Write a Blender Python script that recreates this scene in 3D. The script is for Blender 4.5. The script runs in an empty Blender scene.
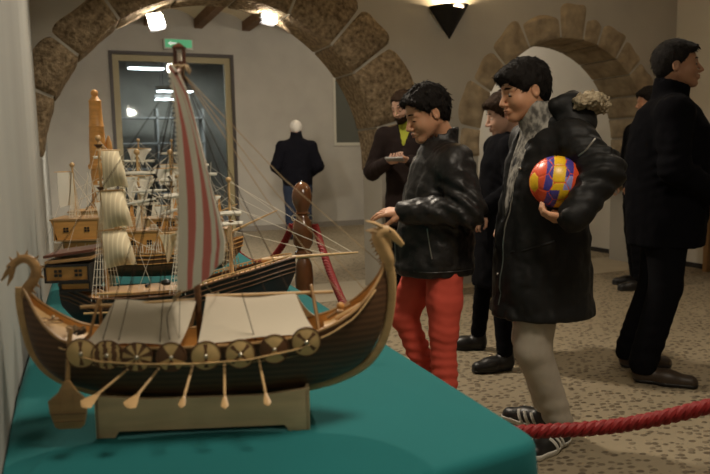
import bpy, math, random
import numpy as np
from mathutils import Vector, Matrix
random.seed(7); np.random.seed(7)
C = bpy.context.scene.collection
R = math.radians
PI = math.pi

# ---------------------------------------------------------------- materials
MATS = {}
def mat(name, col, rough=.7, spec=.4, metal=0., emit=None, estr=1., bump=0., bscale=20., var=0., vscale=6.,
        coat=0., stretch=(1, 1, 1), sheen=0., dist=.002, col2=None, sharp=None, detail=4, wave=None, sss=0., alpha=None, trans=0.):
    if name in MATS: return MATS[name]
    m = bpy.data.materials.new(name); m.use_nodes = True
    nt = m.node_tree; b = nt.nodes['Principled BSDF']; L = nt.links.new
    c4 = (*col, 1)
    b.inputs['Base Color'].default_value = c4
    b.inputs['Roughness'].default_value = rough
    b.inputs['Specular IOR Level'].default_value = spec
    b.inputs['Metallic'].default_value = metal
    b.inputs['Coat Weight'].default_value = coat
    b.inputs['Sheen Weight'].default_value = sheen
    b.inputs['Transmission Weight'].default_value = trans
    if sss:
        b.inputs['Subsurface Weight'].default_value = sss
        b.inputs['Subsurface Radius'].default_value = (.012, .005, .003); b.inputs['Subsurface Scale'].default_value = 1
    if emit:
        b.inputs['Emission Color'].default_value = (*emit, 1); b.inputs['Emission Strength'].default_value = estr
    if alpha is not None: b.inputs['Alpha'].default_value = alpha
    tc = nt.nodes.new('ShaderNodeTexCoord'); mp = nt.nodes.new('ShaderNodeMapping')
    L(tc.outputs['Object'], mp.inputs['Vector']); mp.inputs['Scale'].default_value = stretch
    if var or col2:
        n = nt.nodes.new('ShaderNodeTexNoise'); n.inputs['Scale'].default_value = vscale; n.inputs['Detail'].default_value = detail
        L(mp.outputs['Vector'], n.inputs['Vector'])
        src = n.outputs['Fac']
        if wave:
            w = nt.nodes.new('ShaderNodeTexWave'); w.bands_direction = wave[0]; w.inputs['Scale'].default_value = wave[1]
            w.inputs['Distortion'].default_value = wave[2]; L(tc.outputs['Object'], w.inputs['Vector']); src = w.outputs['Fac']
        r = nt.nodes.new('ShaderNodeValToRGB')
        lo, hi = (.3, .7) if sharp is None else sharp
        r.color_ramp.elements[0].position = lo; r.color_ramp.elements[1].position = hi
        if col2: a_, b_ = c4, (*col2, 1)
        else:
            a_ = tuple(max(0, c * (1 - var)) for c in col) + (1,); b_ = tuple(min(1, c * (1 + var)) for c in col) + (1,)
        r.color_ramp.elements[0].color = a_; r.color_ramp.elements[1].color = b_
        L(src, r.inputs['Fac']); L(r.outputs['Color'], b.inputs['Base Color'])
    if bump:
        n = nt.nodes.new('ShaderNodeTexNoise'); n.inputs['Scale'].default_value = bscale; n.inputs['Detail'].default_value = 5
        L(mp.outputs['Vector'], n.inputs['Vector'])
        bp = nt.nodes.new('ShaderNodeBump'); bp.inputs['Strength'].default_value = bump; bp.inputs['Distance'].default_value = dist
        L(n.outputs['Fac'], bp.inputs['Height']); L(bp.outputs['Normal'], b.inputs['Normal'])
    MATS[name] = m
    return m

# ---------------------------------------------------------------- object helpers
def reg(o, label=None, cat=None, group=None, kind=None):
    if label: o['label'] = label
    if cat: o['category'] = cat
    if group: o['group'] = group
    if kind: o['kind'] = kind
    return o
def empty(name, loc, rz=0., label=None, cat=None, group=None, ry=0.):
    o = bpy.data.objects.new(name, None); C.objects.link(o)
    o.location = loc; o.rotation_euler = (0, ry, rz); o.empty_display_size = .05
    return reg(o, label, cat, group)

class MB:
    def __init__(s): s.v = []; s.f = []; s.m = []; s.mats = []
    def mi(s, m):
        if m is None: return 0
        if m not in s.mats: s.mats.append(m)
        return s.mats.index(m)
    def add(s, vs, fs, m=None):
        o = len(s.v); k = s.mi(m); s.v += [tuple(map(float, v)) for v in vs]
        for f in fs: s.f.append(tuple(i + o for i in f)); s.m.append(k)
        return s
    def box(s, a, b, m=None, M=None):
        (x0, y0, z0), (x1, y1, z1) = a, b
        vs = [(x, y, z) for x in (x0, x1) for y in (y0, y1) for z in (z0, z1)]
        if M is not None: vs = [tuple(M @ Vector(v)) for v in vs]
        return s.add(vs, [(0, 1, 3, 2), (4, 6, 7, 5), (0, 4, 5, 1), (2, 3, 7, 6), (0, 2, 6, 4), (1, 5, 7, 3)], m)
    def tube(s, path, r, n=6, m=None, closed=False, flat=None, cap=True):
        P = [Vector(p) for p in path]; N = len(P)
        rs = r if isinstance(r, (list, tuple)) else [r] * N
        vs = []; prev = None
        for i in range(N):
            if closed: t = P[(i + 1) % N] - P[i - 1]
            else: t = P[min(i + 1, N - 1)] - P[max(i - 1, 0)]
            if t.length < 1e-9: t = Vector((0, 0, 1))
            t.normalize()
            if prev is None:
                u = t.cross(Vector((0, 0, 1)))
                if u.length < 1e-3: u = t.cross(Vector((0, 1, 0)))
            else: u = prev - t * prev.dot(t)
            u.normalize(); prev = u; w = t.cross(u)
            fx, fy = (1, 1) if flat is None else flat
            for k in range(n):
                a = 2 * PI * k / n
                vs.append(P[i] + u * (math.cos(a) * rs[i] * fx) + w * (math.sin(a) * rs[i] * fy))
        fs = []
        for i in range(N if closed else N - 1):
            j = (i + 1) % N
            for k in range(n):
                l = (k + 1) % n
                fs.append((i * n + k, i * n + l, j * n + l, j * n + k))
        if cap and not closed:
            fs.append(tuple(range(n))[::-1]); fs.append(tuple(range((N - 1) * n, N * n)))
        return s.add(vs, fs, m)
    def lathe(s, prof, n=20, m=None, M=None):      # prof: (r, z)
        vs = []
        for r, z in prof:
            for k in range(n):
                a = 2 * PI * k / n; vs.append((r * math.cos(a), r * math.sin(a), z))
        if M is not None: vs = [tuple(M @ Vector(v)) for v in vs]
        fs = [(i * n + k, i * n + (k + 1) % n, (i + 1) * n + (k + 1) % n, (i + 1) * n + k) for i in range(len(prof) - 1) for k in range(n)]
        fs.append(tuple(range(n))[::-1]); fs.append(tuple(range((len(prof) - 1) * n, len(prof) * n)))
        return s.add(vs, fs, m)
    def sphere(s, c, r, n=12, m=None, sc=(1, 1, 1)):
        prof = []; k = max(6, n // 2)
        vs = []; fs = []
        for i in range(k + 1):
            ph = -PI / 2 + PI * i / k
            for j in range(n):
                a = 2 * PI * j / n
                vs.append((c[0] + r * sc[0] * math.cos(ph) * math.cos(a), c[1] + r * sc[1] * math.cos(ph) * math.sin(a), c[2] + r * sc[2] * math.sin(ph)))
        fs = [(i * n + j, i * n + (j + 1) % n, (i + 1) * n + (j + 1) % n, (i + 1) * n + j) for i in range(k) for j in range(n)]
        return s.add(vs, fs, m)
    def grid(s, fn, nu, nv, m=None, mfn=None, thick=0., flip=False):
        P = [[Vector(fn(i / nu, j / nv)) for j in range(nv + 1)] for i in range(nu + 1)]
        def quads(PP, rev):
            vs = [p for row in PP for p in row]; W = nv + 1
            for i in range(nu):
                for j in range(nv):
                    q = [vs[i * W + j], vs[(i + 1) * W + j], vs[(i + 1) * W + j + 1], vs[i * W + j + 1]]
            o = len(s.v); s.v += [tuple(v) for v in vs]
            for i in range(nu):
                for j in range(nv):
                    f = (o + i * W + j, o + (i + 1) * W + j, o + (i + 1) * W + j + 1, o + i * W + j + 1)
                    if rev: f = f[::-1]
                    s.f.append(f); s.m.append(s.mi(mfn((i + .5) / nu, (j + .5) / nv) if mfn else m))
            return o
        if not thick: quads(P, flip); return s
        Nn = [[None] * (nv + 1) for _ in range(nu + 1)]
        for i in range(nu + 1):
            for j in range(nv + 1):
                du = P[min(i + 1, nu)][j] - P[max(i - 1, 0)][j]; dv = P[i][min(j + 1, nv)] - P[i][max(j - 1, 0)]
                n = du.cross(dv); n = n.normalized() if n.length > 1e-12 else Vector((0, 0, 1)); Nn[i][j] = n
        A = [[P[i][j] + Nn[i][j] * thick / 2 for j in range(nv + 1)] for i in range(nu + 1)]
        B = [[P[i][j] - Nn[i][j] * thick / 2 for j in range(nv + 1)] for i in range(nu + 1)]
        oa = quads(A, False); ob = quads(B, True); W = nv + 1
        k = s.mi(mfn(.01, .01) if mfn else m)
        for i in range(nu):
            for j in (0, nv):
                f = (oa + i * W + j, oa + (i + 1) * W + j, ob + (i + 1) * W + j, ob + i * W + j)
                s.f.append(f if j else f[::-1]); s.m.append(k)
        for j in range(nv):
            for i in (0, nu):
                f = (oa + i * W + j, oa + i * W + j + 1, ob + i * W + j + 1, ob + i * W + j)
                s.f.append(f if not i else f[::-1]); s.m.append(k)
        return s
    def prism(s, poly, y0, y1, m=None, M=None):     # poly in (x,z), extruded in y
        n = len(poly)
        vs = [(x, y0, z) for x, z in poly] + [(x, y1, z) for x, z in poly]
        if M is not None: vs = [tuple(M @ Vector(v)) for v in vs]
        fs = [tuple(range(n)), tuple(range(n, 2 * n))[::-1]] + [(i, (i + 1) % n + n if False else i + n, (i + 1) % n + n, (i + 1) % n) for i in range(n)]
        return s.add(vs, fs, m)
    def build(s, name, m=None, parent=None, label=None, smooth=True, bevel=0., sharp=35, **kw):
        me = bpy.data.meshes.new(name); me.from_pydata(s.v, [], s.f)
        if s.mats:
            for q in s.mats: me.materials.append(q)
            me.polygons.foreach_set('material_index', s.m)
        elif m: me.materials.append(m)
        me.validate(); me.update()
        import bmesh
        b = bmesh.new(); b.from_mesh(me); bmesh.ops.recalc_face_normals(b, faces=b.faces)
        if bevel:
            ed = [e for e in b.edges if len(e.link_faces) == 2 and e.calc_face_angle(0) > R(50)]
            if ed: bmesh.ops.bevel(b, geom=ed, offset=bevel, segments=2, profile=.7, affect='EDGES', clamp_overlap=True)
        b.to_mesh(me); b.free()
        if smooth:
            me.polygons.foreach_set('use_smooth', [True] * len(me.polygons))
            try: me.set_sharp_from_angle(angle=R(sharp))
            except Exception: pass
        o = bpy.data.objects.new(name, me); C.objects.link(o)
        if parent: o.parent = parent
        if label: o['label'] = label
        return reg(o, None, kw.get('cat'), kw.get('group'), kw.get('kind'))

def top(o, label, cat, group=None): return reg(o, label, cat, group)

# ---------------------------------------------------------------- signed distance modelling (surface nets)
def _hash(i, j, k, seed):
    h = (i * 374761393 + j * 668265263 + k * 1274126177 + seed * 974711) & 0xffffffff
    h = ((h ^ (h >> 13)) * 1274126177) & 0xffffffff
    return ((h ^ (h >> 16)) & 0xffff).astype(np.float32) / 32768. - 1.
def vn(X, Y, Z, f=(1, 1, 1), seed=0):
    x, y, z = X * f[0] + 100.3, Y * f[1] + 100.7, Z * f[2] + 100.1
    i, j, k = np.floor(x).astype(np.int64), np.floor(y).astype(np.int64), np.floor(z).astype(np.int64)
    a, b, c = x - i, y - j, z - k
    a = a * a * (3 - 2 * a); b = b * b * (3 - 2 * b); c = c * c * (3 - 2 * c)
    r = 0
    for di in (0, 1):
        for dj in (0, 1):
            for dk in (0, 1):
                r = r + _hash(i + di, j + dj, k + dk, seed) * (a if di else 1 - a) * (b if dj else 1 - b) * (c if dk else 1 - c)
    return r
def smin(a, b, k=.02):
    h = np.clip(.5 + .5 * (b - a) / k, 0, 1)
    return b * (1 - h) + a * h - k * h * (1 - h)
def smax(a, b, k=.01): return -smin(-a, -b, k)
def cap(P, a, b, ra, rb=None):
    rb = ra if rb is None else rb
    ax, ay, az = a; dx, dy, dz = b[0] - ax, b[1] - ay, b[2] - az
    px, py, pz = P[0] - ax, P[1] - ay, P[2] - az
    t = np.clip((px * dx + py * dy + pz * dz) / (dx * dx + dy * dy + dz * dz + 1e-12), 0, 1)
    return np.sqrt((px - t * dx) ** 2 + (py - t * dy) ** 2 + (pz - t * dz) ** 2) - (ra + (rb - ra) * t)
def ell(P, c, r):
    x, y, z = (P[0] - c[0]), (P[1] - c[1]), (P[2] - c[2])
    k0 = np.sqrt((x / r[0]) ** 2 + (y / r[1]) ** 2 + (z / r[2]) ** 2)
    k1 = np.sqrt((x / r[0] ** 2) ** 2 + (y / r[1] ** 2) ** 2 + (z / r[2] ** 2) ** 2) + 1e-9
    return k0 * (k0 - 1) / k1
def loft(P, keys):        # keys: z, cx, cy, rx, ry   (ascending z)
    k = np.array(sorted(keys)); z = P[2]
    g = lambda i: np.interp(z, k[:, 0], k[:, i])
    rx, ry = g(3), g(4)
    d = (np.sqrt(((P[0] - g(1)) / rx) ** 2 + ((P[1] - g(2)) / ry) ** 2) - 1) * np.minimum(rx, ry)
    return smax(smax(d, z - k[-1, 0], .03), k[0, 0] - z, .006)
def snet(F, lo, hi, h, flt=np.float64):
    ax = [np.arange(lo[i], hi[i] + h, h) for i in range(3)]
    X, Y, Z = np.meshgrid(*ax, indexing='ij')
    V = F((X, Y, Z))
    ins = V < 0
    nx, ny, nz = V.shape
    def cn(A, o): return A[o[0]:nx - 1 + o[0], o[1]:ny - 1 + o[1], o[2]:nz - 1 + o[2]]
    cor = [(a, b, c) for a in (0, 1) for b in (0, 1) for c in (0, 1)]
    cnt = sum(cn(ins, o).astype(np.int8) for o in cor)
    mask = (cnt > 0) & (cnt < 8)
    idx = -np.ones(mask.shape, np.int64); n = int(mask.sum()); idx[mask] = np.arange(n)
    ijk = np.argwhere(mask)
    acc = np.zeros((n, 3)); w = np.zeros(n)
    vals = {o: cn(V, o)[mask] for o in cor}
    for o in cor:
        for d in range(3):
            if o[d] == 0:
                p = list(o); p[d] = 1; p = tuple(p)
                a, b = vals[o], vals[p]; cr = (a < 0) != (b < 0)
                t = np.where(cr, a / np.where(cr, a - b, 1), 0)
                pos = np.tile(np.array(o, float), (n, 1)); pos[:, d] = t
                acc[cr] += pos[cr]; w[cr] += 1
    vs = (ijk + acc / w[:, None]) * h + np.array(lo)
    fs = []
    for d in range(3):
        e1, e2 = (d + 1) % 3, (d + 2) % 3
        sl0 = [slice(None)] * 3; sl1 = [slice(None)] * 3
        sl0[d] = slice(0, -1); sl1[d] = slice(1, None)
        A, B = ins[tuple(sl0)], ins[tuple(sl1)]
        cr = A != B
        pts = np.argwhere(cr)
        ok = np.ones(len(pts), bool)
        for e in (e1, e2): ok &= (pts[:, e] >= 1) & (pts[:, e] < V.shape[e] - 1)
        pts = pts[ok]
        if not len(pts): continue
        s = A[tuple(pts.T)]
        def cell(o1, o2):
            q = pts.copy(); q[:, e1] -= o1; q[:, e2] -= o2; return idx[tuple(q.T)]
        q = np.stack([cell(1, 1), cell(0, 1), cell(0, 0), cell(1, 0)], 1)
        q[~s] = q[~s][:, ::-1]
        fs.append(q)
    fs = np.concatenate(fs) if fs else np.zeros((0, 4), int)
    fs = fs[(fs >= 0).all(1)]
    return vs, fs
def smooth_mesh(vs, fs, it=1, lam=.5):
    for _ in range(it):
        acc = np.zeros_like(vs); c = np.zeros(len(vs))
        for a, b in ((0, 1), (1, 2), (2, 3), (3, 0)):
            np.add.at(acc, fs[:, a], vs[fs[:, b]]); np.add.at(acc, fs[:, b], vs[fs[:, a]])
            np.add.at(c, fs[:, a], 1); np.add.at(c, fs[:, b], 1)
        c[c == 0] = 1
        vs = vs + (acc / c[:, None] - vs) * lam
    return vs
def sdfmesh(name, patches, m, parent=None, label=None, it=1, **kw):
    """patches: list of (F, lo, hi, h), all meshed into one object"""
    AV = []; AF = []; o = 0
    for F, lo, hi, h in patches:
        v, f = snet(F, lo, hi, h)
        if not len(f): continue
        v = smooth_mesh(v, f, it) if it else v
        AV.append(v); AF.append(f + o); o += len(v)
    me = bpy.data.meshes.new(name)
    me.from_pydata(np.concatenate(AV).tolist(), [], np.concatenate(AF).tolist())
    me.polygons.foreach_set('use_smooth', [True] * len(me.polygons)); me.materials.append(m); me.update()
    ob = bpy.data.objects.new(name, me); C.objects.link(ob)
    if parent: ob.parent = parent
    if label: ob['label'] = label
    return ob
def bounds(pts, pad):
    a = np.array(pts); return tuple(a.min(0) - pad), tuple(a.max(0) + pad)
# ---------------------------------------------------------------- palette
plaster = mat('plaster', (.40, .378, .330), .9, .2, var=.06, vscale=2.5, bump=.25, bscale=30, dist=.004)
plaster_left = mat('plaster_left', (.30, .30, .275), .85, .25, var=.05, vscale=3, bump=.3, bscale=14, dist=.004, stretch=(1, 1, .15))
plaster_white = mat('plaster_white', (.66, .63, .56), .9, .2, var=.04, vscale=2)
ceil_m = mat('ceiling_paint', (.78, .68, .50), .9, .2)
stone_m = mat('arch_stone', (.11, .078, .045), .95, .15, col2=(.36, .275, .175), vscale=30, bump=1., bscale=45, dist=.02, detail=8)
stone_smooth = mat('arch_stone_worn', (.22, .172, .115), .95, .15, col2=(.40, .325, .22), vscale=9, bump=.6, bscale=40, dist=.006, detail=6)
beam_m = mat('beam_wood', (.16, .085, .04), .7, .3, var=.25, vscale=8)
trim_m = mat('bronze_trim', (.30, .25, .13), .5, .5)
darktrim = mat('dark_trim', (.05, .04, .035), .5, .4)
base_m = mat('baseboard_dark', (.03, .027, .025), .6, .3)
base_l = mat('baseboard_grey', (.22, .2, .17), .7, .3)
teal = mat('teal_cloth', (.012, .118, .122), .9, .12, var=.06, vscale=3, bump=.12, bscale=350, dist=.0006, sheen=.03)
black_m = mat('black_paint', (.012, .012, .013), .45, .4)
white_em = mat('lamp_glow', (1, 1, 1), emit=(1, .9, .74), estr=9)
# ------ wood
w_light = mat('wood_light', (.54, .35, .16), .45, .4, var=.12, vscale=14, stretch=(1, 6, 6), bump=.1, bscale=40)
w_orange = mat('wood_orange', (.60, .30, .085), .4, .45, var=.15, vscale=14, stretch=(1, 5, 5))
w_mid = mat('wood_mid', (.36, .21, .085), .4, .45, var=.2, vscale=16, stretch=(1, 6, 6), bump=.1, bscale=60)
w_dark = mat('wood_dark', (.085, .04, .018), .38, .5, col2=(.15, .072, .03), vscale=18, stretch=(1, 9, 9))
w_red = mat('wood_red', (.11, .035, .018), .35, .5, var=.2, vscale=12)
w_black = mat('wood_black', (.016, .014, .014), .4, .45)
w_plank = mat('wood_plank', (.085, .042, .021), .42, .4, col2=(.125, .063, .030), wave=('Z', 30, .8), sharp=(.25, .8))
w_stand = mat('wood_stand', (.66, .49, .29), .6, .3, var=.10, vscale=9, stretch=(1, 8, 8))
brass = mat('pewter', (.6, .55, .45), .3, .5, metal=.9)
iron = mat('gun_metal', (.03, .03, .03), .4, .5, metal=.5)
cloth_l = mat('sail_canvas', (.88, .83, .72), .9, .2, bump=.4, bscale=300, dist=.0005, var=.04, vscale=9)
cloth_t = mat('tent_canvas', (.58, .52, .41), .9, .2, bump=.4, bscale=350, dist=.0004, var=.04, vscale=12)
cloth_r = mat('sail_red', (.72, .23, .20), .9, .2, bump=.4, bscale=300, dist=.0005)
cloth_w = mat('sail_white', (.74, .71, .62), .9, .2, var=.03, vscale=9)
cloth_c = mat('sail_cream', (.74, .66, .46), .9, .2, col2=(.58, .50, .34), wave=('X', 30, .5), sharp=(.0, .35))
line_d = mat('rigging_dark', (.045, .03, .022), .8, .2)
line_t = mat('rigging_tan', (.36, .27, .16), .8, .2)
line_w = mat('rigging_white', (.75, .70, .58), .8, .2)
rope_red = mat('rope_red', (.20, .011, .011), .6, .3, sheen=.0, var=.15, vscale=60)
post_m = mat('post_wood', (.15, .06, .022), .22, .6, var=.3, vscale=6, coat=.4)

# ---------------------------------------------------------------- the room
YA, YB, YF, XL, XR, ZC = 5.45, 5.97, 11.15, -.10, 5.9, 3.33
def struct(name, mb, m, smooth=False, **k): return mb.build(name, m, smooth=smooth, kind='structure', **k)

def floor_material():
    m = bpy.data.materials.new('pebble_floor'); m.use_nodes = True
    nt = m.node_tree; L = nt.links.new; b = nt.nodes['Principled BSDF']; b.inputs['Roughness'].default_value = .6
    b.inputs['Specular IOR Level'].default_value = .3
    tc = nt.nodes.new('ShaderNodeTexCoord')
    mp = nt.nodes.new('ShaderNodeMapping'); mp.inputs['Scale'].default_value = (25, 36, 1); mp.inputs['Rotation'].default_value = (0, 0, R(25))
    L(tc.outputs['Object'], mp.inputs['Vector'])
    v = nt.nodes.new('ShaderNodeTexVoronoi'); v.feature = 'F1'; v.inputs['Scale'].default_value = 1; v.inputs['Randomness'].default_value = .7
    L(mp.outputs['Vector'], v.inputs['Vector'])
    r = nt.nodes.new('ShaderNodeValToRGB'); r.color_ramp.elements[0].position = .31; r.color_ramp.elements[1].position = .46
    r.color_ramp.elements[0].color = (0, 0, 0, 1); r.color_ramp.elements[1].color = (1, 1, 1, 1)
    L(v.outputs['Distance'], r.inputs['Fac'])
    n = nt.nodes.new('ShaderNodeTexNoise'); n.inputs['Scale'].default_value = 1.3; n.inputs['Detail'].default_value = 4; L(tc.outputs['Object'], n.inputs['Vector'])
    # pebble colour, varied stone to stone
    pc = nt.nodes.new('ShaderNodeMixRGB'); pc.inputs[1].default_value = (.095, .072, .046, 1); pc.inputs[2].default_value = (.19, .15, .098, 1)
    sep = nt.nodes.new('ShaderNodeSeparateColor'); L(v.outputs['Color'], sep.inputs[0]); L(sep.outputs[0], pc.inputs[0])
    mc = nt.nodes.new('ShaderNodeMixRGB'); mc.inputs[1].default_value = (.25, .205, .135, 1); mc.inputs[2].default_value = (.34, .285, .195, 1); L(n.outputs['Fac'], mc.inputs[0])
    mx = nt.nodes.new('ShaderNodeMixRGB'); L(r.outputs['Color'], mx.inputs[0]); L(pc.outputs[0], mx.inputs[1]); L(mc.outputs[0], mx.inputs[2])
    L(mx.outputs[0], b.inputs['Base Color'])
    bp = nt.nodes.new('ShaderNodeBump'); bp.inputs['Strength'].default_value = .7; bp.inputs['Distance'].default_value = .008; bp.invert = True
    L(r.outputs['Color'], bp.inputs['Height']); L(bp.outputs['Normal'], b.inputs['Normal'])
    return m
struct('floor', MB().box((-.4, -3.2, -.12), (6.1, 11.3, 0)), floor_material())
slab_m = mat('slab_stone', (.40, .345, .25), .6, .3, var=.08, vscale=4, bump=.3, bscale=12)
struct('trim_3', MB().box((.82, 5.3, 0), (5.9, 6.1, .004)), slab_m)
struct('wall_left', MB().box((-.33, -3.2, 0), (XL, 11.3, 3.7)), plaster_left)
struct('wall_right', MB().box((XR, -3.2, 0), (6.1, 11.3, 3.7)), plaster_white)
struct('wall_near', MB().box((-.33, -3.2, 0), (6.1, -3.0, 3.7)), plaster)
struct('baseboard_right', MB().box((XR - .012, -3, 0), (XR, YA, .05)).box((XR - .012, YB, 0), (XR, YF, .05)), base_m)
# back wall with a glazed doorway and a small window opening
DX0, DX1, DZ = .86, 2.63, 2.76
WX0, WX1, WZ0, WZ1 = 4.40, 5.20, 1.42, 2.74
w = MB()
w.box((XL, YF, 0), (DX0, YF + .2, 3.7)).box((DX0, YF, DZ), (DX1, YF + .2, 3.7)).box((DX1, YF, 0), (WX0, YF + .2, 3.7))
w.box((WX0, YF, 0), (WX1, YF + .2, WZ0)).box((WX0, YF, WZ1), (WX1, YF + .2, 3.7)).box((WX1, YF, 0), (XR, YF + .2, 3.7))
struct('wall_back', w, plaster)
struct('baseboard_back', MB().box((DX1 + .06, YF - .015, 0), (XR, YF, .09)), base_l)
# door frame and glass
d = MB()
for x0, x1 in ((DX0, DX0 + .09), (DX1 - .09, DX1)): d.box((x0, YF + .02, 0), (x1, YF + .12, DZ))
d.box((DX0 + .09, YF + .02, DZ - .09), (DX1 - .09, YF + .12, DZ)).box((DX0 + .9, YF + .04, .1), (DX0 + .95, YF + .1, DZ - .09)).box((DX0 + .09, YF + .04, 0), (DX1 - .09, YF + .1, .1))
door = struct('door_1', d, trim_m)
MB().box((DX0 - .05, YF - .02, 0), (DX0, YF + .03, DZ + .05)).box((DX1, YF - .02, 0), (DX1 + .05, YF + .03, DZ + .05)).box((DX0, YF - .02, DZ), (DX1, YF + .03, DZ + .05)).build('door_frame', darktrim, door, smooth=False)
glass = mat('door_glass', (.75, .8, .8), .03, .5, trans=1.)
MB().box((DX0 + .09, YF + .065, .1), (DX0 + .9, YF + .072, DZ - .09)).box((DX0 + .95, YF + .065, .1), (DX1 - .09, YF + .072, DZ - .09)).build('door_glass', glass, door, smooth=False)
# lit room behind the glass
bk = mat('far_room_wall', (.23, .225, .20), .8, .3, var=.2, vscale=2)
f = MB().box((.2, 15.2, 0), (6, 15.4, 3.6)).box((.0, 11.35, 0), (.2, 15.4, 3.6)).box((6, 11.35, 0), (6.2, 15.4, 3.6))
struct('wall_far_room', f, bk)
struct('ceiling_far_room', MB().box((.0, 11.35, 3.3), (6.2, 15.4, 3.5)), mat('far_ceiling', (.34, .37, .38), .7, .3))
struct('floor_far_room', MB().box((.0, 11.3, -.1), (6.2, 15.4, 0)), mat('far_floor', (.10, .09, .08), .5, .4))
tube_em = mat('tube_glow', (1, 1, 1), emit=(.85, .95, 1), estr=14)
for k, (x, y) in enumerate(((1.95, 12.4), (2.1, 13.8), (1.55, 12.9))):  # third one stands in for a lamp reflection in the glass
    t = empty('ceiling_light', (x, y, (2.42, 2.40, 2.85)[k]), 0, ['long white ceiling light nearest the doorway glass in the next room', 'middle white ceiling light seen through the doorway glass', 'white glowing box standing in for a lamp reflection in the doorway glass'][k], 'light')
    MB().box((-.32, -.12, -.07), (.32, .12, 0)).build('light_housing', mat('housing_grey', (.4, .4, .4), .5), t)
    for rx in (-.2, .2): MB().tube([(rx, 0, 0), (rx, 0, 3.3 - t.location.z)], .006).build('hanging_rod', iron, t)
    MB().box((-.29, -.1, -.085), (.29, .1, -.07)).build('light_tube', tube_em, t)
# display shelves in the next room
sh = empty('display_shelf', (1.9, 14.6, 0), 0, 'grey display shelving standing in the room behind the doorway glass', 'shelf')
s = MB()
for x in (-.9, 0, .9): s.box((x - .02, -.2, 0), (x + .02, .2, 2.2))
s.build('shelf_side', mat('shelf_grey', (.25, .25, .24), .5), sh, smooth=False)
for z in (.5, 1.0, 1.5, 2.0): MB().box((-.9, -.2, z), (.9, .2, z + .03)).build('shelf_board', MATS['shelf_grey'], sh, smooth=False)
# window panel on the back wall
wn = struct('window_1', MB().box((WX0 - .04, YF - .015, WZ0 - .05), (WX1 + .04, YF + .05, WZ0)).box((WX0 - .04, YF - .015, WZ1), (WX1 + .04, YF + .05, WZ1 + .03)).box((WX0 - .04, YF - .015, WZ0), (WX0, YF + .05, WZ1)).box((WX1, YF - .015, WZ0), (WX1 + .04, YF + .05, WZ1)), mat('window_trim', (.5, .48, .4), .5))
MB().box((WX0, YF + .03, WZ0), (WX1, YF + .05, WZ1)).build('window_glass', mat('dim_pane', (.085, .09, .075), .12, .5), wn, smooth=False)

# ceilings: near room flat, back room with small vaults between beams
struct('ceiling_near', MB().box((-.33, -3.2, 3.5), (6.1, YA, 3.7)), ceil_m)
v = MB(); nb = 8; x0 = XL; wd = (XR - XL) / nb
def vault(u, t):
    x = XL + u * (XR - XL); k = (u * nb) % 1
    return (x, YB + t * (YF - YB), ZC - .02 + .15 * math.sin(PI * k))
v.grid(vault, nb * 10, 1, ceil_m, flip=True)
v.box((XL, YB, ZC + .14), (XR, YF, ZC + .37), ceil_m)
struct('ceiling', v, ceil_m, smooth=True)
bm_ = MB()
for k in range(1, nb): bm_.box((XL + k * wd - .06, YB, ZC - .14), (XL + k * wd + .06, YF, ZC + .0))
struct('trim_beams', bm_, beam_m)

# ---- arch wall
def arc(cx, cz, r, x, zs): 
    d = r * r - (x - cx) ** 2
    return cz + math.sqrt(d) if d > 0 else cz
A1 = (1.23, 1.10, 1.335); A2 = (4.55, 1.25, 1.02)
def ops(x):
    for cx, cz, r in (A1, A2):
        if abs(x - cx) < r: return arc(cx, cz, r, x, 0)
    return 0
xs = [XL]
for cx, cz, r in (A1, A2):
    xs += [cx - r * math.cos(PI * i / 40) for i in range(41)]
xs.append(XR); xs = sorted(x for x in xs if XL <= x <= XR)
w = MB(); TOP = 3.7; YB2 = 5.97; YB1 = 5.85
for a, b in zip(xs[:-1], xs[1:]):
    if b - a < 1e-4: continue
    mid = (a + b) / 2; o = ops(mid) > 0; YB = YB2 if mid > 3.2 else YB1
    if not o: za = zb = 0
    else:
        A = A1 if abs(mid - A1[0]) < A1[2] else A2
        za, zb = arc(*A, a, 0), arc(*A, b, 0)
    w.add([(a, YA, za), (b, YA, zb), (b, YA, TOP), (a, YA, TOP)], [(0, 1, 2, 3)])
    w.add([(a, YB, za), (b, YB, zb), (b, YB, TOP), (a, YB, TOP)], [(3, 2, 1, 0)])
    if o: w.add([(a, YA, za), (b, YA, zb), (b, YB, zb), (a, YB, za)], [(3, 2, 1, 0)])
for cx, cz, r in (A1, A2):
    for x in (cx - r, cx + r):
        YB = YB2 if cx > 3 else YB1
        if XL < x < XR: w.add([(x, YA, 0), (x, YA, cz), (x, YB, cz), (x, YB, 0)], [(0, 1, 2, 3)])
w.box((3.2, 5.6, 0), (3.3, 5.97, TOP)); YB = 5.97
struct('wall_arches', w, plaster)

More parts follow.
